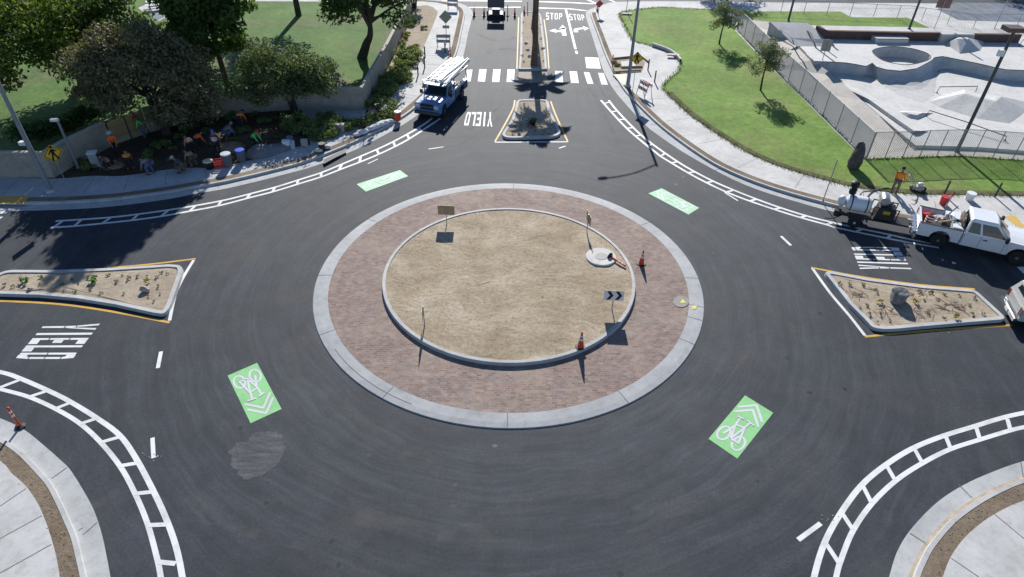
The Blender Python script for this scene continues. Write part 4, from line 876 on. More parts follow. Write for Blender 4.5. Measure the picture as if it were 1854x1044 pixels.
# agave in the crosswalk island
ag = MB()
for k in range(34):
    a = k * 2.4; el = .15 + .9 * (k / 34); d = Vector((math.cos(a), math.sin(a), 0)); L_ = .62; sd = Vector((-d.y, d.x, 0)) * .075; m1 = d * L_ * .5 * math.cos(el) + Vector((0, 0, L_ * .5 * math.sin(el) + .05)); tip = d * L_ * math.cos(el * .9) + Vector((0, 0, L_ * math.sin(el) + .04))
    ag.add([Vector((0, 0, .03)) - sd * .6, Vector((0, 0, .03)) + sd * .6, m1 + sd, tip, m1 - sd], [(0, 1, 2, 3, 4)])
o = ag.build('agave', L_AGAVE, recalc=False); o.location = G(965, 226, .15); tag(o, 'dark spiky agave in the middle of the crosswalk island', 'agave')
# twigs and dry straw on the right island
tw = MB(); rg = random.Random(3)
for cu_, cv_ in ((1555, 533), (1668, 570), (1708, 555), (1607, 560), (1731, 557), (1660, 533)):
    for k in range(18):
        p = G(cu_ + rg.gauss(0, 11), cv_ + rg.gauss(0, 5), .165); a = rg.uniform(0, 3.1); d = Vector((math.cos(a), math.sin(a), 0)) * rg.uniform(.1, .3); tw.bar(p - d, p + d + Vector((0, 0, .01)), .011)
o = tw.build('dry_twigs', M('reddish_dry_twig', (.20, .12, .08), .9)); o['kind'] = 'stuff'

# ---- boulders
def rock(label, u, v, rad, m, seed, z=.13, cut=.12, rz=0, sink=.25):
    bm = bmesh.new(); bmesh.ops.create_icosphere(bm, subdivisions=3, radius=1); rg = random.Random(seed)
    pl = [(Vector((rg.gauss(0, 1), rg.gauss(0, 1), rg.gauss(.2, .8))).normalized(), rg.uniform(.55, .85)) for _ in range(13)]
    for vv in bm.verts:
        for nrm, d in pl:
            e = vv.co.dot(nrm) - d
            if e > 0: vv.co -= nrm * e
        vv.co += vv.co.normalized() * mn.noise(vv.co * 2.6 + Vector((seed, 0, 0))) * cut
        vv.co = Vector((vv.co.x * rad[0], vv.co.y * rad[1], vv.co.z * rad[2]))
    me = bpy.data.meshes.new('boulder'); bm.to_mesh(me); bm.free(); me.materials.append(m); o = bpy.data.objects.new('boulder', me); COL.objects.link(o)
    o.location = G(u, v, z) + Vector((0, 0, rad[2] * (1 - sink))); o.rotation_euler = (0, 0, rz); return tag(o, label, 'rock')
RK = soilmat('grey_rock', (.17, .17, .17), (.30, .30, .30), 2, 1.5); RKP = soilmat('pink_stone', (.42, .32, .29), (.55, .45, .42), 2, 2)
rock('big grey boulder in the right splitter island', 1625, 546, (.56, .44, .52), RK, 5, .13, .10)
rock('tall dark boulder standing on the lawn corner by the end of the screened fence', 1544, 303, (.55, .5, 1.05), soilmat('dark_rock', (.075, .068, .066), (.16, .145, .14), 2, 1.4), 7, .15, .15, .5)
rock('flat pink stone at the right end of the left splitter island', 263, 527, (.30, .22, .17), RKP, 12, .14)
rock('small pink stone near the left end of the left splitter island', 56, 525, (.17, .13, .11), RKP, 14, .14)
rock('small pale stone at the lower left of the crosswalk island', 940, 243, (.15, .12, .1), RK, 15, .14)
WR = soilmat('white_stone', (.55, .54, .52), (.7, .69, .67), 2, 2)
for i, (u, v, lab) in enumerate(((953, 79, 'white stone left of the palm trunk in the long median'), (955, 91, 'second white stone below it, left of the palm trunk'), (983, 88, 'white stone right of the palm trunk in the long median'), (958, 103, 'large white stone at the left foot of the front palm'), (974, 102, 'large white stone at the right foot of the front palm'))): rock(lab, u, v, (.2, .17, .13), WR, 20 + i, .12)

# ragged grass fringe where the lawns meet concrete
fr_ = MB(); rg = random.Random(31)
def fringe(p, dens, wd, zb):
    for a, b in zip(p, p[1:]):
        for _ in range(int((b - a).length * dens) + 1):
            q = a.lerp(b, rg.random()) + Vector((rg.gauss(0, wd), rg.gauss(0, wd), 0)); q.z = zb; an = rg.uniform(0, 6.28); h = rg.uniform(.05, .14); d = Vector((math.cos(an), math.sin(an), 0)); t = Vector((-d.y, d.x, 0)) * rg.uniform(.015, .03)
            fr_.add([q - t, q + t, q + t * .3 + d * h * .7 + Vector((0, 0, h)), q - t * .3 + d * h * .7 + Vector((0, 0, h))], [(0, 1, 2, 3)])
fringe([q for q in GR_NE if 45 > q.x > 10], 45, .12, .16)
fringe(GP([(1568, 286.5), (1504.6, 224), (1444, 164), (1401, 123), (1371, 93), (1334, 54)], .16), 30, .06, .16)
fringe(GP([(1570, 288), (1627, 287), (1680.5, 284), (1734, 283), (1777.6, 285), (1854, 291)], .16), 60, .07, .16)
o = fr_.build('grass_fringe', leafmat('leaf_grass', (.09, .15, .03), (.17, .25, .06), .3), recalc=False); o['kind'] = 'stuff'
# ================================================================ SKATE PARK
SKC = concrete('skate_concrete', (.61, .605, .585), .13); SKB = concrete('skate_bank_concrete', (.54, .54, .525), .13); BRW = blockwall('brown_block_wall', (.135, .085, .07), (.11, .07, .06), (.09, .06, .05)); EDGE = M('steel_and_shade_edge', (.10, .105, .11), .5, .1, 6)
ZL, ZD = .36, 1.2                        # lower floor and upper deck
WALK = concrete('tan_walk', (.50, .47, .42), .14)
struct(MB().sheet(GP([(1338, 34), (1420, 42), (1475, 50), (1640, 58), (1960, 62), (1960, 330), (1854, 291), (1734, 281), (1627, 285), (1571, 285), (1508, 223), (1447, 163), (1404, 122), (1374, 92), (1338, 54)], .155), .155).build('walkway', WALK))
fa_ = GP([(1336, 34), (1338, 54), (1372, 93), (1404, 122), (1447, 163), (1508, 223), (1570, 285)], .16); fb_ = [G(u, v, z) for u, v, z in ((1392, 39, 1.15), (1425, 68, 1.15), (1444, 82, 1.12), (1470, 108, 1.08), (1511, 136.5, .8), (1560, 181, .5), (1656, 263, .17))]
struct(MB().strip(fa_, fb_).build('walkway', WALK))
# raised lower floor with its kerb face
lo = GP([(1392, 42), (1432, 75), (1470, 108), (1511, 136), (1560, 180), (1612, 225), (1658, 262.5), (1700, 263.5), (1775, 266), (1850, 272), (1990, 284), (2040, 220), (2040, 110), (1860, 66), (1700, 60), (1500, 52)], ZL)
rim_bowl = smooth(GP([(1579, 93), (1590, 86.8), (1616, 84), (1645, 86.5), (1668, 92), (1684, 99), (1682, 107), (1664, 113.5), (1640, 117), (1612, 113), (1590, 105)], ZD), 4, True)
deck_edge = GP([(1475, 111), (1503, 112), (1531, 113.5), (1550, 116.5), (1568, 120), (1579, 114), (1588, 121.5), (1604, 126), (1630, 128.5), (1660, 124), (1686, 110), (1692, 104), (1706, 102), (1742, 109), (1778, 116.5), (1800, 122), (1821, 126), (1854, 127.5), (1950, 130)], ZD)
foot_d = [.5, .5, .5, .5, .45, .4, .9, 3.4, 4.4, 3.6, 1.6, .55, .5, .55, .6, .6, .6, .6, .6]
foot_edge = [Vector((q.x + (.3 if i < 3 else 0), q.y - d, ZL)) for i, (q, d) in enumerate(zip(deck_edge, foot_d))]
struct(MB().prism(lo, .02, ZL).build('skate_floor', SKC))
deck = deck_edge + GP([(1950, 75), (1854, 69), (1770, 69), (1700, 68), (1640, 70), (1497, 62), (1470, 74), (1448, 84)], ZD)
struct(MB().sheet(deck, ZD, [rim_bowl]).build('skate_deck', SKC))
a, b = resample(deck_edge, 90), resample(foot_edge, 90); rows = [[A.lerp(B_, t) * 1 for A, B_ in zip(a, b)] for t in (0, .04, .1, .2, .35, .55, 1)]
zz = (0, .22, .42, .64, .82, .94, 1)
rows = [[Vector((q.x, q.y, ZD + (ZL + .006 - ZD) * z)) for q in r] for r, z in zip(rows, zz)]
m_ = MB()
for r0, r1 in zip(rows, rows[1:]): m_.strip(r0, r1)
struct(m_.build('skate_bank', SKB, smooth_=True))
m_ = MB().tube([q + Vector((0, 0, .01)) for q in deck_edge], .035, 6); struct(m_.build('coping', EDGE))
cb = sum((q for q in rim_bowl), Vector()) / len(rim_bowl); prof = [(1, 0), (.985, .35), (.94, .75), (.84, 1.15), (.68, 1.45), (.4, 1.62), (.02, 1.66)]
rows = [[Vector((cb.x + (q.x - cb.x) * k, cb.y + (q.y - cb.y) * k, ZD - d)) for q in rim_bowl] for k, d in prof]
m_ = MB()
for r0, r1 in zip(rows, rows[1:]): m_.strip(r0, r1, True)
struct(m_.build('skate_bowl', SKB, smooth_=True)); struct(MB().tube(rim_bowl + rim_bowl[:1], .035, 6).build('coping', EDGE))
# upper left banks and kerb lines
qp = GP([(1392, 42), (1448, 44), (1503, 70), (1448, 84)], ZD)
bank_t = GP([(1394, 39), (1462, 41)], 1.9); bank_f = GP([(1425, 68), (1503, 71)], ZD)
m_ = MB(); m_.face([bank_t[0], bank_t[1], bank_f[1], bank_f[0]]); bk = [q + Vector((0, .02, 0)) for q in bank_t]; m_.face([bk[0], bk[1], atz(bk, .15)[1], atz(bk, .15)[0]])
m_.face([bank_t[0], bank_f[0], atz(bank_f, .15)[0], atz(bank_t, .15)[0]]); m_.face([bank_t[1], bank_f[1], atz(bank_f, .15)[1], atz(bank_t, .15)[1]]); struct(m_.build('skate_bank', SKC))
f2 = GP([(1425, 68), (1503, 71), (1508, 83), (1440, 84)], ZD + .012); m_ = MB(); fA = GP([(1425, 68), (1503, 71)], ZD + .35); fB = GP([(1440, 83), (1512, 83)], ZD + .012); m_.face([fA[0], fA[1], fB[1], fB[0]]); struct(m_.build('skate_bank', SKB))
dl = GP([(1448, 84), (1470, 108), (1476, 112), (1425, 68)], ZD); m_ = MB(); L1 = GP([(1392, 40), (1425, 68), (1444, 82), (1471, 108), (1476, 111.5)], ZD); m_.strip(L1, atz(L1, .15)); struct(m_.build('skate_side_wall', SKB))
struct(MB().ribbon(GP([(1392, 40), (1432, 66), (1443, 82), (1470, 108)], ZD + .35), .1, ZD + .36).build('steel_and_shade_edge', EDGE))  # dark strip painted for the shaded side of the deck
struct(MB().ribbon(GP([(1432, 41), (1465, 66), (1473, 82), (1513, 112)], ZD + .02), .16, ZD + .37).build('drain_line', M('dark_drain', (.08, .085, .09), .8)))
# brown retaining wall with its grey middle
for lab, px, mt in (('long brown block wall behind the skate park ledge', [(1478, 46), (1497, 55.5), (1640, 58.5), (1705, 59.5)], BRW), ('short grey concrete wall between the two brown block walls of the skate park', [(1706, 61.5), (1766, 62)], SKB), ('short brown block wall at the right end of the skate park', [(1768, 61.5), (1851, 62.5)], BRW)):
    p = GP(px, ZD + .72); q = offset(p, .35); m_ = MB(); m_.strip(atz(p, .1), p).strip(p, q).strip(q, atz(q, .1))
    for e in (0, -1): m_.face([atz(p, .1)[e], p[e], q[e], atz(q, .1)[e]])
    tag(m_.build('retaining_wall', mt), lab, 'wall')
# ledge
def boxon(px, z, h, dep, m, name, lab, cat):
    a, b = GP(px, z); u = (b - a).normalized(); L = (b - a).length; n_ = Vector((-u.y, u.x, 0)); c = (a + b) / 2 + n_ * dep / 2; rt = thing(name, lab, cat, (c.x, c.y, z), math.atan2(u.y, u.x))
    MB().slab([(-L / 2, .0), (L / 2, .0), (L / 2, h), (-L / 2, h)], -dep / 2, dep / 2, .02).build('ledge_body', m, rt); MB().box((0, -dep / 2 - .012, h - .03), (L, .03, .05)).build('steel_and_shade_edge', EDGE, rt); return rt
boxon([(1584, 78), (1643, 78.5)], ZD, .42, .9, SKC, 'skate_ledge', 'low concrete ledge in front of the long brown wall of the skate park', 'ledge')
# pyramid hump on the deck, low hips on the lower floor
def frustum(base, top, zb, zt, name, m):
    b, t = GP(base, zb), GP(top, zt); m_ = MB(); m_.strip(b, t, True); m_.face(t); struct(m_.build(name, m))
frustum([(1712, 78), (1738, 97), (1775, 91), (1782, 75), (1758, 69), (1728, 69)], [(1733, 69.5), (1739, 70), (1754, 70), (1752, 67.5), (1745, 67), (1737, 67)], ZD + .006, ZD + .75, 'skate_hip', SKC)
frustum([(1684, 183), (1700, 193), (1770, 214), (1828, 223), (1860, 200), (1864, 186), (1812, 174), (1746, 162), (1705, 172)], [(1744, 169), (1746, 170), (1800, 183.5), (1803, 184), (1813, 175), (1812, 174), (1806, 176), (1800, 181), (1748, 167.5)], ZL + .006, ZL + .62, 'skate_hip', SKB)
frustum([(1625, 203), (1634, 200), (1690, 204), (1660, 216), (1640, 212)], [(1640, 203), (1645, 202.5), (1670, 204), (1660, 208), (1648, 206)], ZL + .006, ZL + .22, 'skate_hip', SKC)
p = GP([(1523, 152), (1578, 178), (1628, 213), (1662, 236)], ZL + .25); q = GP([(1536, 152), (1580, 172), (1645, 212), (1680, 238)], ZL + .01); m_ = MB(); m_.strip(p, q).strip(p, atz(offset(p, -.3), ZL + .25)).strip(atz(offset(p, -.3), ZL + .25), atz(offset(p, -.3), ZL)); struct(m_.build('skate_bank', SKC))
# dark strip painted for the shaded kerb face along the walkway
struct(MB().ribbon(GP([(1470, 108), (1511, 137), (1560, 181), (1612, 226), (1656, 263)], ZL + .01), .12, ZL + .012).build('steel_and_shade_edge', EDGE))
# rails
def rail(label, pts):
    rt = thing('grind_rail', label, 'rail', pts[0]); q = [v - pts[0] for v in pts]; MB().tube(smooth(q, 1), .035, 8).build('rail_bar', EDGE, rt)
    for e in (0, -1): MB().lathe([(.1, 0), (.1, .02), (.03, .02)], q[e] + Vector((0, 0, .0)), 10).build('foot_plate', EDGE, rt)
a, b = G(1696, 168, ZL), G(1766, 167, ZL); rail('black square grind rail standing behind the wide grey hip', [a, a + Vector((.05, 0, .5)), b + Vector((-.05, 0, .5)), b])
a, b = G(1676, 210, ZL), G(1819, 254, ZL); rail('long black grind rail crossing behind the tall light pole', [a, a + Vector((.1, 0, .45)), a.lerp(b, .5) + Vector((0, 0, .45)), b + Vector((0, 0, .3)), b])
a, b = G(1845, 84, ZD), G(1875, 90, ZD); rail('small black rail at the right edge of the skate park deck', [a, a + Vector((.05, 0, .6)), b + Vector((0, 0, .6)), b])
# light poles
def pole(name, label, u, v, h, r0, r1, m, zb=.15, lamp=None, group=None, extra=None, cat='lamp post'):
    rt = thing(name, label, cat, G(u, v, zb), 0, group)
    MB().lathe([(r0 * 1.7, 0), (r0 * 1.7, .05), (r0 * 1.05, .07), (r0, .1), (r1, h)], n=12).build('pole', m, rt, True)
    return rt
rt = pole('park_light', 'tall dark park light pole with a flat box lamp in front of the skate park', 1732, 274, 8.0, .115, .095, DSTEEL)
MB().slab([(-.5, -.13), (.5, -.13), (.5, .13), (-.5, .13)], -.42, .42, .02).build('lamp_head', M('brown_lamp_housing', (.13, .085, .075), .5, .1, 4), rt).location = (-.12, 0, 8.08)
MB().box((-.22, -.05, 6.65), (.34, .2, .38)).build('control_box', REFL, rt)
for u, v, lab in ((1427, 38, 'dark pole rising out of the picture behind the banks left of the skate park'), (1646, 52, 'dark pole rising out of the picture behind the long brown wall')): pole('park_light', lab, u, v, 8, .11, .09, DSTEEL)
def signboard(name, label, u, v, zb, hb, ht, wd, facing, face_m, back_m, post_r=.03, shape='rect', cat='sign', group=None, frame=True):
    """sign on a post: the panel's front looks along (cos facing, sin facing)"""
    rt = thing(name, label, cat, G(u, v, zb), facing - PI / 2 + PI, group)   # local -Y is the front
    MB().tube([(0, .03, 0), (0, .03, ht - .03 if shape == 'rect' else hb + (ht - hb) * .9)], post_r, 8).build('post', STEEL, rt)
    c = (hb + ht) / 2; hh = (ht - hb) / 2
    pts = [(-wd / 2, -hh), (wd / 2, -hh), (wd / 2, hh), (-wd / 2, hh)] if shape == 'rect' else [(0, -hh), (wd / 2, 0), (0, hh), (-wd / 2, 0)]
    front = [(x, -.012, c + z) for x, z in pts]; back = [(x, -.002, c + z) for x, z in pts]; k = len(pts)
    MB().add(front, [tuple(range(k))]).build('panel_face', face_m, rt, recalc=False)
    m_ = MB(); m_.add(back, [tuple(range(k))[::-1]]); m_.strip([Vector(q) for q in front], [Vector(q) for q in back], True); m_.build('panel_back', back_m, rt, recalc=False)
    return rt
GREYB = M('grey_sign_back', (.30, .30, .27), .5, .1, 4, metal=.3); TANB = M('tan_sign_back', (.36, .28, .18), .5, .15, 3, metal=.25)
signboard('park_sign', 'grey back of a rules sign on a thin post by the skate park walkway', 1482, 130, .16, 1.75, 2.7, .75, R(75), GREYB, GREYB)
signboard('park_sign', 'brown square sign beyond the skate park near the far parking lot', 1691, 52, .16, 2.0, 3.2, 1.3, R(80), M('brown_sign_face', (.20, .12, .10), .6), M('brown_sign_back', (.19, .12, .105), .6))
pole('thin_pole', 'thin grey pole behind the right brown wall of the skate park', 1800, 52, 4.2, .03, .03, STEEL, cat='pole')
# ================================================================ STREET FURNITURE
LAMPM = M('lamp_post_grey', (.24, .27, .30), .5, .1, 3, metal=.3)
def street_lamp(label, u, v, h, arm, z=KZ):
    rt = pole('street_lamp', label, u, v, h, .15, .085, LAMPM, z, cat='street lamp'); a = Vector(arm)
    MB().tube(smooth([Vector((0, 0, h - .15)), a * .5 + Vector((0, 0, h + .35)), a + Vector((0, 0, h + .5))], 5), .045, 8).build('arm', LAMPM, rt)
    u_ = a.normalized(); hd = MB().ell((0, 0, 0), (.38, .16, .1), 10, 6).build('lamp_head', LAMPM, rt); hd.location = a + u_ * .3 + Vector((0, 0, h + .47)); hd.rotation_euler = (0, 0, math.atan2(a.y, a.x))
    MB().lathe([(.26, 0), (.26, .12), (.17, .16)], n=12).build('base_plate', CONCK, rt)
    return rt
sl = street_lamp('tall grey street lamp post on the shaded sidewalk at the left edge', 92, 346, 9.5, (2.4, -2.2, 0))
MB().box((-.22, -.05, 3.1), (.34, .26, .2)).build('sensor_box', REFL, sl)
street_lamp('tall grey street lamp post beside the yellow crossing sign right of the crosswalk', 1136.5, 156, 7.5, (-3.4, -.85, 0))
pole('park_pole', 'thin dark pole standing on the park lawn just behind the curved tan wall', 387, 174, 9.0, .10, .08, DSTEEL, .16)
rt = pole('wall_lamp', 'short grey lamp post with a small lamp in front of the diagonal tan wall', 142, 303, 3.1, .09, .07, LAMPM)
MB().slab([(-.34, -.08), (.1, -.08), (.1, .08), (-.34, .08)], -.12, .12, .02).build('lamp_head', REFL, rt).location = (-.05, 0, 3.15)
pole('thin_pole', 'thin grey post at the kerb behind the white tank trailer', 1490, 363, 2.7, .03, .03, STEEL, cat='pole')
pole('thin_pole', 'thin grey post at the far end of the bright lawn', 1134, 20, 2.6, .035, .035, STEEL, cat='pole')

# pedestrian crossing signs
YSIGN = M('sign_yellow', (.78, .48, .03), .45, .08, 4); BLK = M('sign_black', (.015, .015, .015), .6, .1, 4)
def walker(rt, c, s, y=-.017):
    m_ = MB(); g = lambda pts: m_.add([(x * s, y, c + z * s) for x, z in pts], [tuple(range(len(pts)))])
    hx, hz = .02, .36; g([(hx + .07 * math.cos(2 * PI * k / 10), hz + .07 * math.sin(2 * PI * k / 10)) for k in range(10)])
    g([(-.08, .26), (.09, .26), (.08, -.02), (-.07, -.02)]); g([(-.07, .0), (.02, .0), (-.08, -.40), (-.17, -.38)]); g([(-.01, .0), (.08, .0), (.22, -.36), (.13, -.40)]); g([(-.07, .24), (-.02, .18), (-.19, .0), (-.23, .04)]); g([(.07, .24), (.03, .17), (.18, .06), (.21, .11)])
    m_.build('walking_figure', BLK, rt, recalc=False)
    m_ = MB(); b = .47; pts = [(0, -b), (b, 0), (0, b), (-b, 0)]; q = [(0, -b + .05), (b - .05, 0), (0, b - .05), (-b + .05, 0)]
    m_.strip([Vector((x * s, y + .001, c + z * s)) for x, z in pts], [Vector((x * s, y + .001, c + z * s)) for x, z in q], True); m_.build('border', BLK, rt, recalc=False)
for lab, u, v, hb, ht, fc in (('yellow diamond crossing sign with a walking figure beside the left street lamp', 133, 358, 2.3, 3.35, R(-34)), ('yellow diamond crossing sign with a walking figure beside the right street lamp', 1145, 167, 2.2, 3.2, R(-90))):
    rt = signboard('crossing_sign', lab, u, v, KZ, hb, ht, 1.05 * (ht - hb) / 1.0, fc, YSIGN, GREYB, .022, 'diamond', 'road sign'); walker(rt, (hb + ht) / 2, 1.05)
# chevron signs on the island
def chevron(label, u, v, facing, wd=1.2):
    rt = signboard('chevron_sign', label, u, v, .27, .55, 1.14, .92, facing, REFL, TANB, .025, 'rect', 'road sign', 'chevron signs on the sandy island'); m_ = MB()
    for x0 in (-.34, .06):
        m_.add([(x0, -.016, .60), (x0 + .16, -.016, .60), (x0 + .32, -.016, .845), (x0 + .16, -.016, 1.09), (x0, -.016, 1.09), (x0 + .16, -.016, .845)], [(0, 1, 2, 5), (5, 2, 3, 4)])
    m_.build('chevrons', BLK, rt, recalc=False)
chevron('chevron sign showing its two black arrowheads, at the lower right of the sandy island', 1108, 560, R(-92))
chevron('chevron sign seen from its tan back at the upper left of the sandy island', 809, 404, R(88))
chevron('chevron sign seen edge-on next to the round concrete manhole collar', 1063.5, 419, R(9))
chevron('chevron sign seen edge-on at the lower left of the sandy island', 767.5, 588, R(186))
# manhole collar and small cover on the island
rt = thing('manhole', 'round concrete manhole collar with a grey lid in the sandy island', 'manhole', G(1088, 466, .28)); MB().lathe([(.78, -.05), (.78, .07), (.75, .085), (.33, .085)], n=40).build('collar', concrete('collar_concrete', (.60, .59, .56), .1), rt)
MB().lathe([(.33, .06), (.33, .092), (.29, .098), (.02, .098)], n=32).build('lid', M('cast_iron_lid', (.26, .26, .25), .6, .25, 18), rt)
o = MB().prism([(-.3, -.22), (.3, -.22), (.3, .22), (-.3, .22)], 0, .02).build('utility_cover', TRAMP); o.location = G(873, 509, .318); o.rotation_euler = (0, 0, .5); tag(o, 'small sand-covered square utility lid in the middle of the island', 'cover')

# ---- cones, delineators, barricades
def cone_proto(label, loc, group=None):
    rt = thing('traffic_cone', label, 'cone', loc, .3, group)
    MB().prism(round_poly([Vector(q) for q in ((-.19, -.19, 0), (.19, -.19, 0), (.19, .19, 0), (-.19, .19, 0))], .05, 3), 0, .035).build('base', BLACK, rt)
    MB().lathe([(.14, .035), (.118, .22), (.03, .9), (.0, .905)], n=16).build('body', ORANGE, rt, True)
    f = lambda z: .14 - (z - .035) * .127
    for a, b in ((.42, .53), (.62, .70)): MB().lathe([(f(a) + .004, a), (f(b) + .004, b)], n=16).build('reflective_band', REFL, rt, True)
    return rt
c0 = cone_proto('orange cone with white bands on the kerb at the front of the sandy island', G(1051, 628, .32))
dup(c0, G(1161, 478, .12), .8, 'orange cone standing on the brick apron right of the sandy island')
for (u, v), lab in (((858.5, 28), 'leftmost dark cone on the far road, left of the arrow board'), ((876.5, 28), 'dark cone on the far road just left of the arrow board'), ((932, 29), 'cone on the far road just right of the arrow board, left of the median'), ((949, 26), 'cone at the far tip of the long palm median'), ((1081, 22), 'cone at the far right kerb corner under the red flag')): dup(c0, G(u, v, 0.02), .2, lab, 'cones at the far end of the road', .95)
def delin_proto(label, loc, rz=0, tilt=None, group=None):
    rt = thing('delineator_post', label, 'delineator', loc, rz, group)
    MB().lathe([(.2, 0), (.2, .03), (.08, .07)], n=8).build('base', BLACK, rt); MB().lathe([(.05, .06), (.045, .95), (.055, 1.0), (.055, 1.06), (.02, 1.1)], n=12).build('tube', ORANGE, rt, True)
    for a in (.6, .8): MB().lathe([(.051, a), (.051, a + .09)], n=12).build('reflective_band', REFL, rt, True)
    if tilt: rt.rotation_euler = tilt
    return rt
d0 = delin_proto('red delineator post on a grey base at the lower left kerb', G(37, 772, .02))
d1 = dup(d0, G(1104, 463, .40), 0, 'orange delineator post lying on its side across the manhole collar'); dv = (G(1131, 481, .34) - G(1104, 463, .40)); d1.rotation_euler = (0, R(92), math.atan2(dv.y, dv.x))
for (u, v), lab in (((919, 28), 'slim red delineator post on the far road between two cones'), ((955, 22), 'red delineator post at the far tip of the long median'), ((816, 106), 'red delineator at the kerb beside the first barricade'), ((1108, 121), 'red delineator post leaning in the dirt pit left of the yellow crossing sign')): dup(d0, G(u, v, .04), 0, lab, None, .95)
BOLL = M('dark_bollard', (.05, .052, .056), .55, .1, 6)
def bollard(label, u, v, h=.95, group=None):
    rt = thing('bollard', label, 'bollard', G(u, v, KZ), 0, group); MB().lathe([(.055, 0), (.055, h - .06), (.04, h)], n=10).build('post', BOLL, rt, True); MB().lathe([(.0565, h - .25), (.0565, h - .17)], n=10).build('band', DSTEEL, rt); return rt
for (u, v), lab in (((1173, 127), 'dark bollard on the right sidewalk next to the yellow crossing sign'), ((1185, 148), 'dark bollard on the right sidewalk closer to the barricade'), ((757, 136), 'dark bollard on the left sidewalk at the edge of the shrubs'), ((769, 122), 'dark bollard on the left sidewalk above the red bucket'), ((769.5, 103), 'farther dark bollard on the left sidewalk, in line with the one above the red bucket'), ((1709, 352), 'dark bollard standing behind the red bucket near the pickup'), ((1801, 356), 'dark bollard on the sidewalk right of the white bucket'), ((806, 95), 'dark bollard near the diamond work sign')): bollard(lab, u, v)
STRIPE, n_, b_ = _bsdf('barricade_stripes'); tcx = nn(n_, 'ShaderNodeTexCoord').outputs['Object']; wv = nn(n_, 'ShaderNodeTexWave', wave_type='BANDS', bands_direction='DIAGONAL'); wv.inputs['Scale'].default_value = 1.6; n_.links.new(tcx, wv.inputs['Vector'])
n_.links.new(ramp(n_, wv.outputs['Fac'], [(.47, (.70, .70, .70)), (.53, (.5, .05, .04))]), b_.inputs['Base Color']); b_.inputs['Roughness'].default_value = .45
def barricade(label, u, v, rz, face, wd=1.0, z=KZ):
    rt = thing('barricade', label, 'barricade', G(u, v, z), rz, 'folding work barricades')
    for k, h in enumerate((.95, .55)): MB().box((0, -.12 + .0 * k - (0.95 - h) * .25, h), (wd, .03, .26)).build('striped_board', face, rt)
    MB().box((0, .12 + .1, .9), (wd, .03, .22)).build('rear_board', face, rt)
    for s in (-1, 1):
        for e in (-1, 1): MB().bar((s * (wd / 2 - .06), e * .36, 0), (s * (wd / 2 - .06), e * .09, 1.12), .045).build('leg', REFL, rt)
    return rt
GB = M('grey_board_back', (.33, .33, .36), .6, .12, 5)
barricade('striped red and white folding barricade on the right sidewalk by the yellow sign', 1166, 172, R(-62), STRIPE, 1.15)
barricade('grey-backed folding barricade on the left sidewalk below the diamond work sign', 803.5, 84, 0, GB, 1.25)
barricade('grey-backed folding barricade at the far left corner of the sidewalk', 820, 17, 0, GB, 1.1)
rt = signboard('work_sign', 'grey back of a diamond work sign with a small plate on the left sidewalk', 808.5, 74, KZ, 1.55, 2.75, 1.2, R(90), M('work_sign_orange', (.6, .2, .03), .5), GREYB, .03, 'diamond', 'road sign')
MB().box((0, -.004, 1.28), (.62, .015, .28)).build('sub_plate', GREYB, rt)
rt = signboard('flag_sign', 'red diamond sign leaning over the far right kerb corner', 1083, 27, KZ, .75, 1.55, .85, R(-80), M('red_sign_face', (.42, .05, .05), .5, .15, 4), GREYB, .03, 'diamond', 'road sign'); rt.rotation_euler.x = .1
# arrow board trailer at the far end
rt = thing('arrow_board_trailer', 'dark arrow board trailer seen from behind on the far road', 'trailer', G(898, 33, 0), 0)
MB().slab([(-.85, 1.05), (.85, 1.05), (.85, 2.15), (-.85, 2.15)], -.06, .06, .02).build('board', M('board_dark', (.10, .11, .125), .5, .15, 4), rt)
for s in (-1, 1): MB().box((s * .75, 0, .75), (.06, .06, .9)).build('upright', STEEL, rt)
MB().box((0, .35, .42), (1.5, 1.2, .12)).build('frame', M('board_light_grey', (.13, .14, .15), .5), rt); MB().box((0, -.1, .24), (1.6, .5, .34)).build('battery_box', BLACK, rt); MB().box((0, .3, .7), (.8, .7, .4)).build('engine_box', DSTEEL, rt)
for s in (-1, 1): MB().lathe([(.06, -.09), (.3, -.09), (.32, -.05), (.32, .05), (.3, .09), (.06, .09)], (s * .85, .35, .32), 16, Matrix.Rotation(PI / 2, 3, 'Y')).build('wheel', TYRE, rt, True)
# bench on the far left path
rt = thing('picnic_bench', 'small dark picnic bench on the pale path at the top left', 'bench', G(284, 15, .17), .6)
MB().box((0, 0, .74), (1.7, .75, .06)).build('table_top', REFL, rt)
for s in (-1, 1): MB().box((0, s * .75, .44), (1.7, .28, .05)).build('seat', DSTEEL, rt); MB().bar((s * .6, -.75, 0), (s * .6, .75, .02), .06).build('foot_rail', DSTEEL, rt); MB().bar((s * .6, 0, 0), (s * .6, 0, .74), .08).build('leg', DSTEEL, rt)
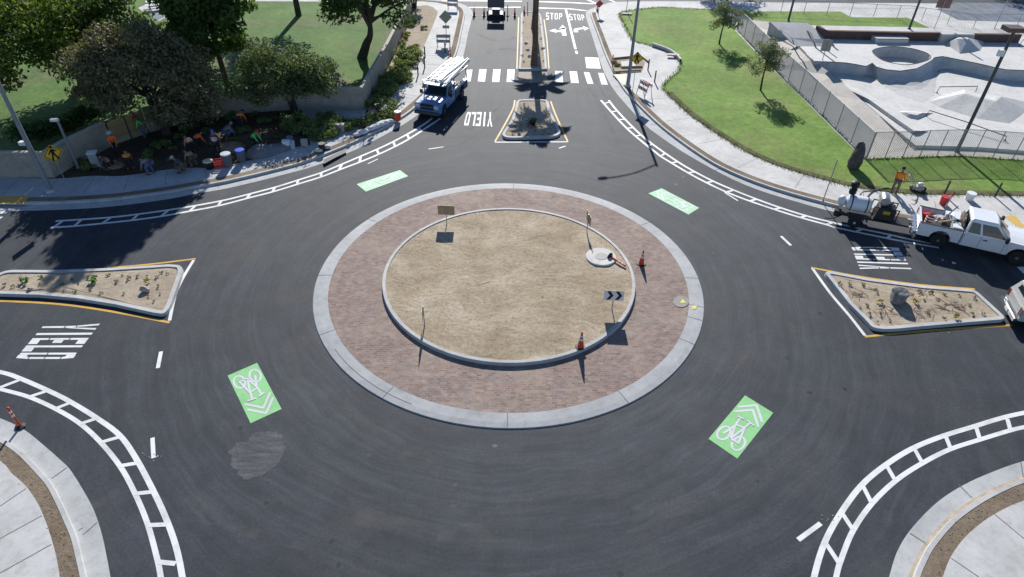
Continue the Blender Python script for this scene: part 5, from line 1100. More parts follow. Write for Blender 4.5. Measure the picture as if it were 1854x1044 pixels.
# formed pit in the right sidewalk
pit = GP([(1107, 107), (1146, 102), (1161, 104), (1168, 113), (1163, 127), (1110, 131)], KZ + .012)
struct(MB().sheet(pit, KZ + .012).build('bare_soil', TRAMP)); struct(MB().sheet(GP([(1124, 111), (1150, 108), (1152, 122), (1127, 124)], KZ + .02), KZ + .02).build('fresh_concrete', concrete('fresh_slab', (.60, .59, .58), .08)))
for k, (a, b, lab) in enumerate((((1108, 107), (1143, 103.5), 'lumber form board along the far side of the dirt pit'), ((1109, 131.5), (1161, 128), 'lumber form board along the near side of the dirt pit'), ((1125, 122.5), (1163, 121.5), 'lumber form board across the middle of the dirt pit'), ((1163, 104.5), (1174, 113), 'short lumber form board at the right corner of the dirt pit'))):
    A, B = G(*a, KZ + .02), G(*b, KZ + .02); o = MB().bar((0, 0, .07), Vector(B - A) + Vector((0, 0, .07)), .05, .14).build('form_board', WOOD); o.location = A; tag(o, lab, 'board', 'form boards of the dirt pit')
for k in range(3): shrub('dry_shrub', SH[k], 1110 + k * 4, 113 + k * 3, .42, 'reddish dry weeds in the dirt pit beside the street lamp', 'dry weeds in the dirt pit')
for k in range(3): bpy.data.objects[[o.name for o in COL.objects if o.name.startswith('dry_shrub')][k]].material_slots  # shared meshes keep their leaf material
# flat pink-white pieces left on the lawn edge
for u, v, lab in ((1134, 25.5, 'flat pale slab at the upper tip of the bright lawn'), (1218, 100, 'flat pale pink slab resting on the low lawn kerb')):
    o = MB().prism(round_poly([Vector(q) for q in ((-.55, -.16, 0), (.5, -.22, 0), (.6, .1, 0), (-.4, .2, 0))], .06, 3), 0, .12).build('slab', M('pale_pink_slab', (.66, .54, .47), .8, .1, 4)); o.location = G(u, v, .3 if u > 1200 else .17); tag(o, lab, 'slab')
# small bins and planters near the hedge
def bucket(label, u, v, r, h, body, lid=None, z=KZ, name='bucket', cat='bucket', band=None, rz=0):
    rt = thing(name, label, cat, G(u, v, z), rz); k = .86
    MB().lathe([(r * k, 0), (r, h), (r * .93, h), (r * k * .93, .03), (.01, .03)], n=18).build('body', body, rt, True); MB().lathe([(r * 1.0, h - .03), (r * 1.05, h - .03), (r * 1.05, h + .012), (r * .98, h + .012)], n=18).build('rim', lid or body, rt)
    if lid: MB().lathe([(r * 1.04, h + .013), (r * 1.02, h + .05), (.01, h + .06)], n=18).build('lid', lid, rt, True)
    if band: MB().lathe([(r * (k + .02 + .14 * .1) + .004, h * .1), (r * (k + .14 * .55) + .006, h * .55)], n=18).build('band', band, rt)
    return rt
BLUEL = M('blue_lid', (.03, .10, .55), .4, .1, 4); GREYB2 = M('grey_bin', (.12, .125, .14), .6, .12, 4); WHT = M('white_plastic', (.72, .74, .76), .45, .06, 4); REDP = M('red_plastic', (.5, .04, .05), .45, .12, 4); BLUEP = M('blue_grey_plastic', (.16, .24, .34), .5, .1, 4)
bucket('white-topped orange barrel on the kerb left of the blue truck', 721, 217, .23, .62, ORANGE, WHT, name='work_barrel', cat='barrel')
bucket('small brown planter can on the pale soil by the wall corner', 685, 203, .2, .6, M('brown_can', (.09, .06, .045), .7, .2, 6), name='planter', cat='planter')
bucket('red bucket on the left sidewalk beside the blue truck roof rack', 769.5, 152, .2, .34, REDP); bucket('red bucket on the sidewalk behind the white pickup', 1707, 369, .24, .5, REDP); bucket('white bucket on the right sidewalk beyond the pickup bed', 1754, 361, .25, .45, WHT)
bucket('grey bin with a pale lid beside the red crate', 414, 300, .30, .82, GREYB2, M('pale_lid', (.45, .52, .56), .5), name='trash_bin', cat='bin'); bucket('grey bin with a bright blue lid near the kneeling green shirt', 439, 292, .28, .78, GREYB2, BLUEL, name='trash_bin', cat='bin')
bucket('pale blue-grey bucket at the right end of the grey tarp mound', 530, 268, .2, .5, M('pale_blue_plastic', (.42, .50, .58), .5)); bucket('dark blue bucket behind the pale one at the end of the tarp mound', 526, 258, .22, .42, BLUEP); bucket('dark bucket standing at the kerb below the hedge', 584, 272, .22, .5, BLACK)
o = MB().slab([(-.22, 0), (.22, 0), (.24, .35), (-.24, .35)], -.16, .16, .03).build('cooler', WHT); o.location = G(519, 262, .45); tag(o, 'white cooler on a red box beside the grey tarp mound', 'cooler')
o = MB().slab([(-.26, 0), (.26, 0), (.26, .28), (-.26, .28)], -.18, .18, .03).build('red_box', REDP); o.location = G(519, 266, .15); tag(o, 'low red box under the white cooler', 'box')
rt = thing('stool', 'round stool with a cream seat in the sunlit gap on the sidewalk', 'stool', G(380, 305, KZ))
MB().lathe([(.3, .5), (.3, .56), (.27, .58), (.01, .58)], n=20).build('seat', M('cream_seat', (.66, .56, .40), .6, .1, 5), rt, True); MB().lathe([(.2, 0), (.2, .04), (.05, .07), (.045, .5)], n=14).build('stand', BLACK, rt, True)
rt = thing('crate', 'red slatted crate beside the grey bin on the shaded sidewalk edge', 'crate', G(399, 301, KZ), .3)
for s in (-1, 1):
    for k in range(3): MB().box((0, s * .24, .08 + k * .15), (.6, .025, .11)).build('long_slat', REDP, rt); MB().box((s * .29, 0, .08 + k * .15), (.025, .46, .11)).build('end_slat', REDP, rt)
MB().box((0, 0, .03), (.56, .44, .03)).build('bottom', REDP, rt)
rt = thing('utility_box', 'pale grey utility box with a white top beside the crouching workers', 'box', G(176, 300, .16), .3)
MB().slab([(-.25, 0), (.25, 0), (.25, .9), (-.25, .9)], -.2, .2, .02).build('cabinet', M('pale_grey_cabinet', (.36, .38, .36), .6, .1, 4), rt); MB().box((0, 0, .94), (.56, .46, .07)).build('top', WHT, rt)
o = MB().slab([(-.3, 0), (.3, 0), (.3, .5), (-.3, .5)], -.22, .22, .03).build('stone_block', M('pale_block', (.45, .42, .36), .8, .15, 5)); o.location = G(617, 236, .15); tag(o, 'pale upright block in the shaded bed left of the hedge', 'block')
o = MB().slab([(-.2, 0), (.2, 0), (.2, .45), (-.2, .45)], -.15, .15, .03).build('stone_block', M('pale_block_shade_tint', (.40, .40, .37), .8, .15, 5)); o.location = G(552, 263, .15); tag(o, 'small grey block at the shaded sidewalk end near the blue bucket', 'block')  # shade put into the block colour, a darker copy of the pale one
# grey tarp mound
bm = bmesh.new(); bmesh.ops.create_icosphere(bm, subdivisions=4, radius=1)
for v in bm.verts:
    k = 1 + .5 * math.exp(-((v.co.x + .45) / .5) ** 2); v.co = Vector((v.co.x * 1.65, v.co.y * .55 * k, max(-.05, v.co.z) * (.46 + .25 * math.exp(-((v.co.x + .5) / .4) ** 2) + .22 * math.exp(-((v.co.x - .75) / .25) ** 2)))); v.co.z += mn.noise(v.co * 3) * .05
me = bpy.data.meshes.new('tarp'); bm.to_mesh(me); bm.free(); me.materials.append(M('grey_tarp', (.17, .175, .19), .6, .15, 2, 14, .3)); me.polygons.foreach_set('use_smooth', [True] * len(me.polygons)); o = bpy.data.objects.new('tarp_mound', me); COL.objects.link(o)
o.location = G(489, 275, .13); o.rotation_euler = (0, 0, .52); tag(o, 'long grey tarp-covered mound at the edge of the shaded sidewalk', 'tarp')
# white rubble sacks along the kerb
BAG = M('white_sack', (.68, .67, .66), .85, .12, 3, 14, .3)
bg_ = MB().ell((0, 0, .12), (.42, .24, .16), 14, 8, .10, random.Random(2)).mesh('sack', BAG, True)
for k, t in enumerate((0, .14, .28, .42, .56, .7, .84, 1)):
    o = bpy.data.objects.new('sack', bg_); COL.objects.link(o); o.location = G(648 + 56 * t, 245 - 24 * t, KZ); o.rotation_euler = (0, 0, .5 + rng.uniform(-.4, .4)); s = rng.uniform(.75, 1.1); o.scale = (s, s, s); tag(o, 'white sack in the row of sacks between the hedge and the kerb', 'sack', 'white sacks along the kerb')
for u, v, lab in ((592, 268, 'white sack beside the dark bucket under the hedge'), (577, 274, 'white sack at the end of the shaded sidewalk')): o = bpy.data.objects.new('sack', bg_); COL.objects.link(o); o.location = G(u, v, KZ); o.scale = (.7, .7, .8); tag(o, lab, 'sack')
# dark storm drain opening in the kerb
struct(MB().sheet(GP([(585, 289), (627, 268), (628, 273), (587, 296)], .16), .16).build('drain_opening', BLACK))
# ================================================================ VEHICLES  (local x forward, y left, z up; x = 0 at the rear bumper)
def arc_arch(xc, r, z0, n=9): return [(xc + r * math.cos(PI * k / (n - 1)), z0 + max(0, r * math.sin(PI * k / (n - 1)))) for k in range(n)]   # from front to rear
HUBM = M('wheel_hub_metal', (.40, .41, .43), .3, .1, 4, metal=.8)
def wheel(root, x, y, r=.39, wd=.26, steel=HUBM):
    s = 1 if y > 0 else -1; rt = Matrix.Rotation(-PI / 2 * s, 3, 'X')
    ty = MB().lathe([(r * .60, -wd / 2), (r * .93, -wd / 2), (r, -wd / 2 + .04), (r, wd / 2 - .04), (r * .93, wd / 2), (r * .60, wd / 2)], n=24, M=rt).build('wheel', TYRE, root, True); ty.location = (x, y, r)
    MB().lathe([(r * .60, -wd * .3), (r * .62, wd / 2 - .01), (r * .55, wd / 2 - .035), (r * .22, wd / 2 - .03), (r * .2, wd / 2 + .01), (.01, wd / 2 + .012)], n=20, M=rt).build('rim', steel, ty, True)
    m_ = MB()
    for k in range(6):
        a = k * PI / 3; q = rt @ Vector((math.cos(a) * r * .39, math.sin(a) * r * .39, wd / 2 - .028)); m_.ell(q, (.03, .03, .03), 6, 4)
    m_.build('rim_hole', BLACK, ty); return ty
def pane(root, pts, name='window', m=GLASS, frame=None): return MB().face(pts).build(name, m, root, recalc=False)
def truck_front(root, x0, x1, W, paint, hz0, hz1, grille=BLACK, bumper=CHROME, zb=.42):
    """hood, fenders, grille, lamps, bumper from firewall x0 to nose x1"""
    fr = x1 - .95; prof = [(x0, zb), (fr - .52, zb)] + arc_arch(fr, .5, zb)[::-1] + [(x1 - .02, zb), (x1, hz1 - .12), (x1 - .1, hz1), (x0, hz0)]
    MB().slab(prof, -W / 2, W / 2, .05).build('front_body', paint, root)
    m_ = MB(); m_.loft([[(x0 + .02, y, hz0 + .006 + c) for y, c in ((-W / 2 + .22, 0), (-.3, .045), (.3, .045), (W / 2 - .22, 0))] + [(x0 + .02, 0, hz0 - .05)], [(x1 - .14, y * .9, hz1 + .006 + c) for y, c in ((-W / 2 + .22, 0), (-.3, .035), (.3, .035), (W / 2 - .22, 0))] + [(x1 - .14, 0, hz1 - .05)]]); m_.build('hood', paint, root)
    MB().box((x1 + .012, 0, (hz1 + .55) / 2 + .1), (.03, W * .52, hz1 - .72)).build('grille', grille, root)
    MB().box((x1 + .03, 0, (hz1 + .55) / 2 + .1), (.02, W * .5, .05)).build('grille_bar', CHROME, root)
    for s in (-1, 1): MB().box((x1 - .005, s * W * .37, (hz1 + .55) / 2 + .12), (.06, W * .17, .22)).build('headlight', M('headlight_lens', (.62, .64, .66), .15, .05, 4), root)
    MB().slab([(x1 - .1, .38), (x1 + .14, .40), (x1 + .17, .5), (x1 + .14, .62), (x1 - .1, .62)], -W / 2 + .01, W / 2 - .01, .03).build('front_bumper', bumper, root); return fr
def cab(root, xr, xf, W, paint, zb=.42, belt=1.18, roof=1.93, doors=1, win=None, rear_win=True):
    """cab from rear wall xr to firewall xf; greenhouse tapers to the roof"""
    MB().slab([(xr, zb), (xf + .01, zb), (xf + .01, belt), (xr, belt)], -W / 2, W / 2, .04).build('cab_body', paint, root)
    wr, wb = W * .39, W / 2 - .035; x0b, x1b, x0t, x1t = xr + .01, xf + .12, xr + .10, xf - .62
    R0 = [(x0b, -wb, belt), (x1b, -wb, belt), (x1b + .10, 0, belt), (x1b, wb, belt), (x0b, wb, belt)]; R1 = [(x0t, -wr, roof - .06), (x1t, -wr, roof - .06), (x1t + .07, 0, roof - .05), (x1t, wr, roof - .06), (x0t, wr, roof - .06)]
    R2 = [(x0t + .08, -wr + .1, roof), (x1t - .07, -wr + .1, roof), (x1t - .03, 0, roof + .012), (x1t - .07, wr - .1, roof), (x0t + .08, wr - .1, roof)]
    MB().loft([R0, R1, R2]).build('cab_roof', paint, root)
    def on(s, xb, tt):                    # point on the side of the greenhouse; xb 0..1 along, tt 0..1 up
        b = Vector(R0[0 if s < 0 else 4]).lerp(Vector(R0[1 if s < 0 else 3]), xb); t = Vector(R1[0 if s < 0 else 4]).lerp(Vector(R1[1 if s < 0 else 3]), xb); return b.lerp(t, tt) + Vector((0, s * .008, 0))
    for s in (-1, 1):
        for a, b_ in win or ((.40, .93),):
            q = [on(s, a, .08), on(s, b_, .08), on(s, b_ - (.03 if b_ > .9 else 0), .88), on(s, a, .88)]; pane(root, q if s < 0 else q[::-1], 'side_window')
    f = lambda y, t: (Vector(R0[1]).lerp(Vector(R0[3]), (y + 1) / 2) * (1 - t) + Vector(R1[1]).lerp(Vector(R1[3]), (y + 1) / 2) * t)
    bul = lambda y, t: Vector((.10 * (1 - abs(y)) * (1 - t) + .07 * (1 - abs(y)) * t + .012, 0, .010))
    ws = MB(); rows = [[f(y, t) + bul(y, t) for y in (-.92, 0, .92)] for t in (.07, .93)]; ws.strip(rows[0], rows[1]); ws.build('windshield', GLASS, root, recalc=False)
    if rear_win: pane(root, [Vector(R0[4]).lerp(Vector(R0[0]), a).lerp(Vector(R1[4]).lerp(Vector(R1[0]), a), t) + Vector((-.01, 0, 0)) for a, t in ((.1, .1), (.9, .1), (.88, .85), (.12, .85))], 'rear_window')
    for s in (-1, 1):
        y = s * (W / 2 + .002); dxs = [xr + (xf - xr) * t for t in ((.02, .98) if doors == 1 else (.02, .42, .98))]
        for x in dxs: MB().box((x, y, (belt + zb) / 2 + .03), (.014, .006, belt - zb - .12)).build('door_seam', BLACK, root)
        MB().box((xr + (xf - xr) * (.30 if doors == 1 else .52), s * (W / 2 + .018), belt - .18), (.2, .035, .045)).build('door_handle', BLACK, root)
        mr = MB().box((xf - .08, s * (W / 2 + .19), belt + .17), (.12, .19, .3)).build('mirror', BLACK, root); MB().bar((xf - .08, s * (W / 2 - .02), belt + .08), (xf - .08, s * (W / 2 + .14), belt + .14), .05).build('mirror_arm', BLACK, mr)
def open_bed(root, x0, x1, W, paint, ra, floor=.78, rail=1.22, zb=.48):
    for s in (-1, 1):
        prof = [(x0, zb), (ra - .5, zb)] + arc_arch(ra, .5, zb)[::-1] + [(x1, zb), (x1, rail), (x0, rail)]
        MB().slab(prof, s * W / 2 - (.14 if s > 0 else 0), s * W / 2 + (.14 if s < 0 else 0), .03).build('bed_side', paint, root)
        MB().box(((x0 + x1) / 2, s * (W / 2 - .07), rail + .012), (x1 - x0, .13, .02)).build('bed_rail', BLACK, root)
        MB().box((x0 - .012, s * (W / 2 - .09), .98), (.03, .15, .36)).build('tail_light', REDL, root)
    MB().box(((x0 + x1) / 2, 0, floor), (x1 - x0, W - .2, .05)).build('bed_floor', M('bed_liner', (.05, .05, .055), .8, .2, 5), root); MB().box((x1 - .04, 0, (floor + rail) / 2 + .03), (.05, W - .3, rail - floor)).build('bed_front_wall', paint, root)
    MB().slab([(x0, .74), (x0 + .07, .74), (x0 + .07, rail + .02), (x0, rail + .02)], -W / 2 + .16, W / 2 - .16, .015).build('tailgate', paint, root)
    MB().slab([(x0 - .16, .44), (x0, .44), (x0, .66), (x0 - .16, .62)], -W / 2 + .02, W / 2 - .02, .02).build('rear_bumper', CHROME, root)
def chassis(root, x0, x1, W): MB().box(((x0 + x1) / 2, 0, .45), (x1 - x0, W * .55, .2)).build('chassis', BLACK, root)

# ---- white pickup at the right kerb
WP_RZ = R(-24.5); rz_ = WP_RZ
def at_wheel(u, v, rz, x, y):            # object origin so that local (x, y) stands at pixel (u, v)
    g = G(u, v, 0); ca, sa = math.cos(rz), math.sin(rz); return Vector((g.x - (x * ca - y * sa), g.y - (x * sa + y * ca), 0))
wp = thing('pickup_truck', 'white extended-cab pickup with an open loaded bed parked at the right kerb', 'pickup truck', at_wheel(1693, 446, rz_, 1.15, -.98), rz_)
open_bed(wp, .0, 2.05, 2.0, WPAINT, 1.15); chassis(wp, .1, 5.6, 2.0)
cab(wp, 2.10, 4.08, 1.98, WPAINT, doors=2, win=((.06, .34), (.40, .93))); fr = truck_front(wp, 4.05, 5.78, 1.98, WPAINT, 1.2, 1.12)
for x in (1.15, 4.83):
    for y in (-.86, .86): wheel(wp, x, y)
MB().box((-.25, 0, .5), (.3, .07, .07)).build('tow_hitch', BLACK, wp)
def in_bed(o, x, y, z, a=0): o.location = wp.location + Vector((x * math.cos(rz_) - y * math.sin(rz_), x * math.sin(rz_) + y * math.cos(rz_), z)); o.rotation_euler = (0, 0, rz_ + a); return o
BZ = .81
for x, y, sx, sy, h, lab in ((1.80, .42, .46, .82, .52, 'white tool chest across the bed behind the pickup cab, far side'), (1.80, -.42, .46, .72, .40, 'white tool chest across the bed behind the pickup cab, near side'), (1.42, .62, .3, .42, .46, 'white tool chest at the far side rail of the pickup bed')):
    rt = thing('tool_chest', lab, 'tool chest', (0, 0, 0)); in_bed(rt, x, y, BZ); MB().slab([(-sx / 2, 0), (sx / 2, 0), (sx / 2, h), (-sx / 2, h)], -sy / 2, sy / 2, .02).build('chest_body', WPAINT, rt); MB().slab([(-sx / 2 - .015, h + .004), (sx / 2 + .015, h + .004), (sx / 2, h + .06), (-sx / 2, h + .06)], -sy / 2 - .015, sy / 2 + .015, .015).build('lid', WPAINT, rt); MB().box((0, -sy / 2 - .02, h - .03), (.1, .02, .08)).build('latch', BLACK, rt)
rt = thing('gas_can', 'red fuel can lying in the pickup bed near the tailgate', 'fuel can'); in_bed(rt, .38, .35, BZ + .05, .4); MB().slab([(-.2, 0), (.2, 0), (.2, .26), (.1, .34), (-.2, .3)], -.12, .12, .03).build('can_body', M('red_can', (.62, .04, .03), .4, .1, 5), rt); MB().tube([(.12, 0, .3), (.26, 0, .42)], .03, 8).build('spout', AMB, rt)
rt = thing('engine_tool', 'black portable engine in the middle of the pickup bed', 'machine'); in_bed(rt, 1.15, -.1, BZ); MB().slab([(-.26, 0), (.26, 0), (.26, .28), (-.2, .34)], -.22, .22, .03).build('engine_block', BLACK, rt); MB().lathe([(.14, 0), (.15, .12), (.06, .18), (.01, .18)], (0, 0, .32), 14).build('flywheel_cover', M('sooty_metal', (.10, .10, .10), .5), rt); MB().tube([(.2, -.2, .2), (.36, -.25, .5), (.2, .22, .6)], .022, 6).build('handle', STEEL, rt)
rt = thing('coiled_hose', 'pinkish coiled hose in the pickup bed next to the red can', 'hose'); in_bed(rt, .55, -.25, BZ + .04); MB().tube([(.26 * math.cos(t * .5), .26 * math.sin(t * .5), .05 + .012 * t) for t in range(40)], .035, 7).build('coil', M('pink_hose', (.45, .32, .30), .6), rt, True)
rt = thing('spool', 'round steel hose reel in the pickup bed next to the black engine', 'reel'); in_bed(rt, .86, -.32, BZ + .24); MB().lathe([(.22, -.1), (.22, -.08), (.1, -.08), (.1, .08), (.22, .08), (.22, .1)], n=18, M=Matrix.Rotation(PI / 2, 3, 'X')).build('drum', STEEL, rt, True)
o = MB().bar((-.5, 0, 0), (.5, 0, .12), .07).build('wood_plank', WOOD); in_bed(o, 1.2, -.35, BZ + .42, .5); tag(o, 'short wooden plank laid over the black engine in the pickup bed', 'plank')
o = MB().tube([(0, 0, 0), (.05, .0, 1.2)], .035, 8).build('steel_tube', STEEL); in_bed(o, 1.2, .5, BZ); o.rotation_euler = (.25, .2, 0); tag(o, 'upright steel tube sticking out of the pickup bed', 'tube')
rt = thing('folded_tarp', 'crumpled camouflage cloth stuffed behind the pickup cab', 'cloth'); in_bed(rt, 2.0, 0, BZ + .55); MB().ell((0, 0, .1), (.12, .7, .28), 16, 10, .14, random.Random(5)).build('cloth', M('mottled_cloth', (.14, .12, .09), .9, .6, 5, 14), rt)

# ---- white tank trailer coupled behind the pickup
TR_RZ = R(-20)
tr_ = thing('tank_trailer', 'small trailer with a white tank and a black engine coupled behind the white pickup', 'trailer', at_wheel(1543, 411, TR_RZ, .0, -.72), TR_RZ)
MB().box((.95, 0, .52), (3.6, .9, .1)).build('frame', BLACK, tr_)
for s in (-1, 1): wheel(tr_, 0, s * .72, .34, .2, M('pale_blue_rim', (.42, .52, .66), .4)); MB().slab([(-.42, .58), (.42, .58), (.42, .74), (.2, .80), (-.2, .80), (-.42, .74)], s * .72 - .13, s * .72 + .13, .02).build('mudguard', BLACK, tr_)
MB().bar((2.6, 0, .5), (3.75, 0, .5), .12).build('drawbar', BLACK, tr_); MB().tube([(3.0, .0, .0), (3.0, 0, .6)], .04, 8).build('jockey_leg', STEEL, tr_); MB().bar((2.0, .35, .52), (3.3, .02, .5), .07).build('side_brace', BLACK, tr_); MB().bar((2.0, -.35, .52), (3.3, -.02, .5), .07).build('side_brace', BLACK, tr_)
tk = MB(); RX = Matrix.Rotation(PI / 2, 3, 'Y'); tk.lathe([(.02, -.66), (.3, -.64), (.41, -.55), (.44, -.42), (.44, .42), (.41, .55), (.3, .64), (.02, .66)], (0, 0, 1.14), 22, RX).build('tank', WPAINT, tr_, True)
for x in (-.4, .4): MB().lathe([(.452, -.03), (.452, .03)], (x, 0, 1.14), 22, RX).build('strap', BLACK, tr_)
MB().ell((-.85, .1, 1.1), (.24, .3, .34), 12, 8).build('small_white_tank', WPAINT, tr_, True)
MB().lathe([(.16, 1.62), (.2, 1.7), (.2, 1.95), (.14, 2.0), (.14, 2.02), (.22, 2.1), (.22, 2.35), (.12, 2.42), (.01, 2.42)], (-.5, .1, 0), 14).build('black_filler_cap', BLACK, tr_, True)
MB().slab([(.9, .58), (1.9, .58), (1.9, 1.25), (1.6, 1.4), (1.0, 1.3)], -.42, .42, .04).build('engine', M('engine_black', (.03, .03, .03), .5, .3, 8), tr_); MB().lathe([(.25, -.38), (.27, -.3), (.27, .3), (.25, .38), (.02, .38)], (1.2, .15, 1.62), 18, Matrix.Rotation(PI / 2, 3, 'X')).build('hose_reel', HUBM, tr_, True)
MB().slab([(1.25, 1.0), (1.6, 1.0), (1.6, 1.2), (1.25, 1.2)], -.46, -.425, .01).build('yellow_label', M('engine_yellow', (.5, .36, .04), .5), tr_)
m_ = MB()
for k in range(9):
    a = Vector((1.0 + rng.random() * .9, rng.uniform(-.4, .4), .9 + rng.random() * .4)); b = Vector((1.0 + rng.random() * .9, rng.uniform(-.4, .4), 1.3 + rng.random() * .3)); m_.tube(smooth([a, (a + b) / 2 + Vector((0, 0, .25)), b], 4), .025, 6)
m_.build('engine_pipes', DSTEEL, tr_, True); MB().tube(smooth([(-.7, -.55, .55), (-1.1, -.62, .3), (-1.5, -.5, .12)], 4), .03, 6).build('drain_pipe', BLACK, tr_)
for s in (-1, 1):
    for x in (.75, 2.0): MB().box((x, s * .43, .95), (.05, .05, .8)).build('guard_post', BLACK, tr_)
    MB().box((1.38, s * .43, 1.35), (1.3, .05, .05)).build('guard_rail', BLACK, tr_)
MB().box((-.95, -.35, .55), (.35, .3, .35)).build('rear_box', BLACK, tr_)
o = MB().tube(smooth([G(1558, 352, .9), G(1563, 347, .5), G(1580, 345, .2), G(1603, 340, .2), G(1613, 341, .2), G(1628, 338, .6)], 6), .045, 8).build('suction_hose', M('grey_hose', (.14, .14, .145), .6), None, True); tag(o, 'thick grey hose running from the trailer over the sidewalk to the worker', 'hose')

# ---- blue work truck with a roof rack
BLUE = M('blue_vehicle_paint', (.11, .25, .52), .25, .05, 2, coat=.5, spec=.5); RACKM = M('rack_blue_green', (.14, .24, .30), .45, .12, 4); DBLUE = M('dark_blue_panel', (.045, .09, .15), .45, .1, 4)
f_, r_ = G(773, 217, 0), G(836, 156, 0); d_ = (f_ - r_).normalized(); bz = math.atan2(d_.y, d_.x); bz_org = f_ - d_ * 5.75
bt = thing('work_truck', 'blue work truck with a white loaded roof rack parked at the left kerb', 'work truck', bz_org, bz)
def bw(x, y, z): return bz_org + Vector((x * math.cos(bz) - y * math.sin(bz), x * math.sin(bz) + y * math.cos(bz), z))
chassis(bt, .1, 5.5, 1.95); cab(bt, 2.6, 4.0, 1.95, BLUE, doors=1, win=((.30, .93),), roof=1.88); truck_front(bt, 3.98, 5.62, 1.95, BLUE, 1.22, 1.14, bumper=DSTEEL)
for x in (1.2, 4.67):
    for y in (-.85, .85): wheel(bt, x, y)
for s in (-1, 1): MB().slab([(.05, .55), (.7, .55)] + arc_arch(1.2, .5, .55)[::-1] + [(1.72, .55), (2.5, .55), (2.5, 1.12), (.05, 1.12)], s * .98 - (.34 if s > 0 else 0), s * .98 + (.34 if s < 0 else 0), .02).build('tool_bin', DBLUE, bt); MB().box((1.28, s * .81, 1.132), (2.4, .34, .02)).build('bin_lid', M('pale_bin_lid', (.58, .56, .52), .5, .1, 4), bt)
MB().box((1.25, 0, .80), (2.4, 1.3, .06)).build('bed_floor', DSTEEL, bt); MB().slab([(-.12, .45), (.02, .45), (.02, .64), (-.12, .64)], -.9, .9, .02).build('rear_bumper', DSTEEL, bt)
MB().box((2.5, 0, 1.32), (.06, 1.7, .5)).build('headboard', DBLUE, bt)
for x in (.12, 2.55):
    for s in (-1, 1): MB().bar((x, s * .93, 1.25), (x, s * .88, 2.02), .06).build('rack_upright', RACKM, bt)
    MB().bar((x, -.9, 2.02), (x, .9, 2.02), .06).build('rack_crossbar', RACKM, bt)
for s in (-1, 1): MB().bar((-.3, s * .88, 2.06), (4.15, s * .88, 2.06), .07).build('rack_rail', RACKM, bt); MB().bar((3.98, s * .92, 1.2), (3.75, s * .88, 2.02), .05).build('rack_front_post', RACKM, bt)
MB().slab([(3.7, 1.98), (4.2, 1.99), (4.2, 2.04), (3.7, 2.06)], -.95, .95, .02).build('rack_visor', RACKM, bt); MB().bar((3.6, -.9, 2.08), (3.6, .9, 2.08), .06).build('rack_crossbar', RACKM, bt)
# lettering on the hood, read from the front
hq = [Vector((4.72, .58, 1.222)), Vector((4.22, .62, 1.248)), Vector((4.22, -.62, 1.248)), Vector((4.72, -.58, 1.222))]
hm_ = MB()
for i, ch in enumerate('CART'):
    for poly in GLY[ch]:
        P = []
        for x, y in poly:
            u = (i + x * .86) / 4; yy = (-.70 + 1.4 * u); xx = 5.10 - .78 * y; zz_ = 1.22 + (1.14 - 1.22) * (xx - 4.0) / 1.52 + .006 + .045 * max(0, 1 - abs(max(abs(yy) - .3, 0)) / .45) + .006
            P.append(Vector((xx, yy, zz_)))
        hm_.face(P)
hm_.build('hood_lettering', REFL, bt, recalc=False)
PIPE = M('white_pipe', (.78, .78, .76), .45, .05, 3); ALU = M('aluminium_ladder', (.66, .67, .68), .35, .06, 4, metal=.3)
def put(o, x0, y, z): o.location = bw(x0, y, z); o.rotation_euler = (0, 0, bz); return o
for k, (x0, x1, y, z) in enumerate(((-1.2, 3.9, .72, 2.15), (-1.0, 4.0, .58, 2.15), (-1.4, 3.8, .44, 2.15), (-1.2, 4.05, .65, 2.26), (-1.3, 3.9, .51, 2.26), (-.9, 3.8, .36, 2.26), (-1.1, 3.95, .30, 2.15), (-1.3, 3.7, .16, 2.15), (-1.0, 3.9, .22, 2.26), (-1.5, 3.6, .02, 2.15))):
    tag(put(MB().tube([(0, 0, 0), (x1 - x0, 0, 0)], .06, 10).build('pipe', PIPE, None, True), x0, y, z), 'long white pipe in the bundle carried on the roof rack of the blue truck', 'pipe', 'white pipes on the truck rack').rotation_euler = (0, -.012 + .006 * (k % 4), bz + (-.05, .03, -.02, .045, -.035, .0, .025, -.015, .04, -.03)[k])
def ladder_t(x0, L, y, z, lab, wd=.42):
    rt = thing('ladder', lab, 'ladder'); put(rt, x0, y, z)
    for s in (-1, 1): MB().box((L / 2, s * wd / 2, 0), (L, .035, .08)).build('side_rail', ALU, rt)
    for k in range(int(L / .3)): MB().box((.15 + k * .3, 0, 0), (.035, wd, .035)).build('rung', ALU, rt)
ladder_t(-1.6, 5.2, -.22, 2.16, 'wide pale ladder lying on the rack of the blue truck next to the pipes'); ladder_t(-1.2, 4.6, -.66, 2.16, 'narrow pale ladder lying on the street side of the blue truck rack', .34)
o = put(MB().bar((0, 0, 0), (2.0, 0, 0), .24, .05).build('wood_plank', M('pale_plank', (.58, .52, .44), .8, .15, 4, 20)), .3, .28, .95); tag(o, 'pale plank lying in the bed of the blue truck', 'plank')

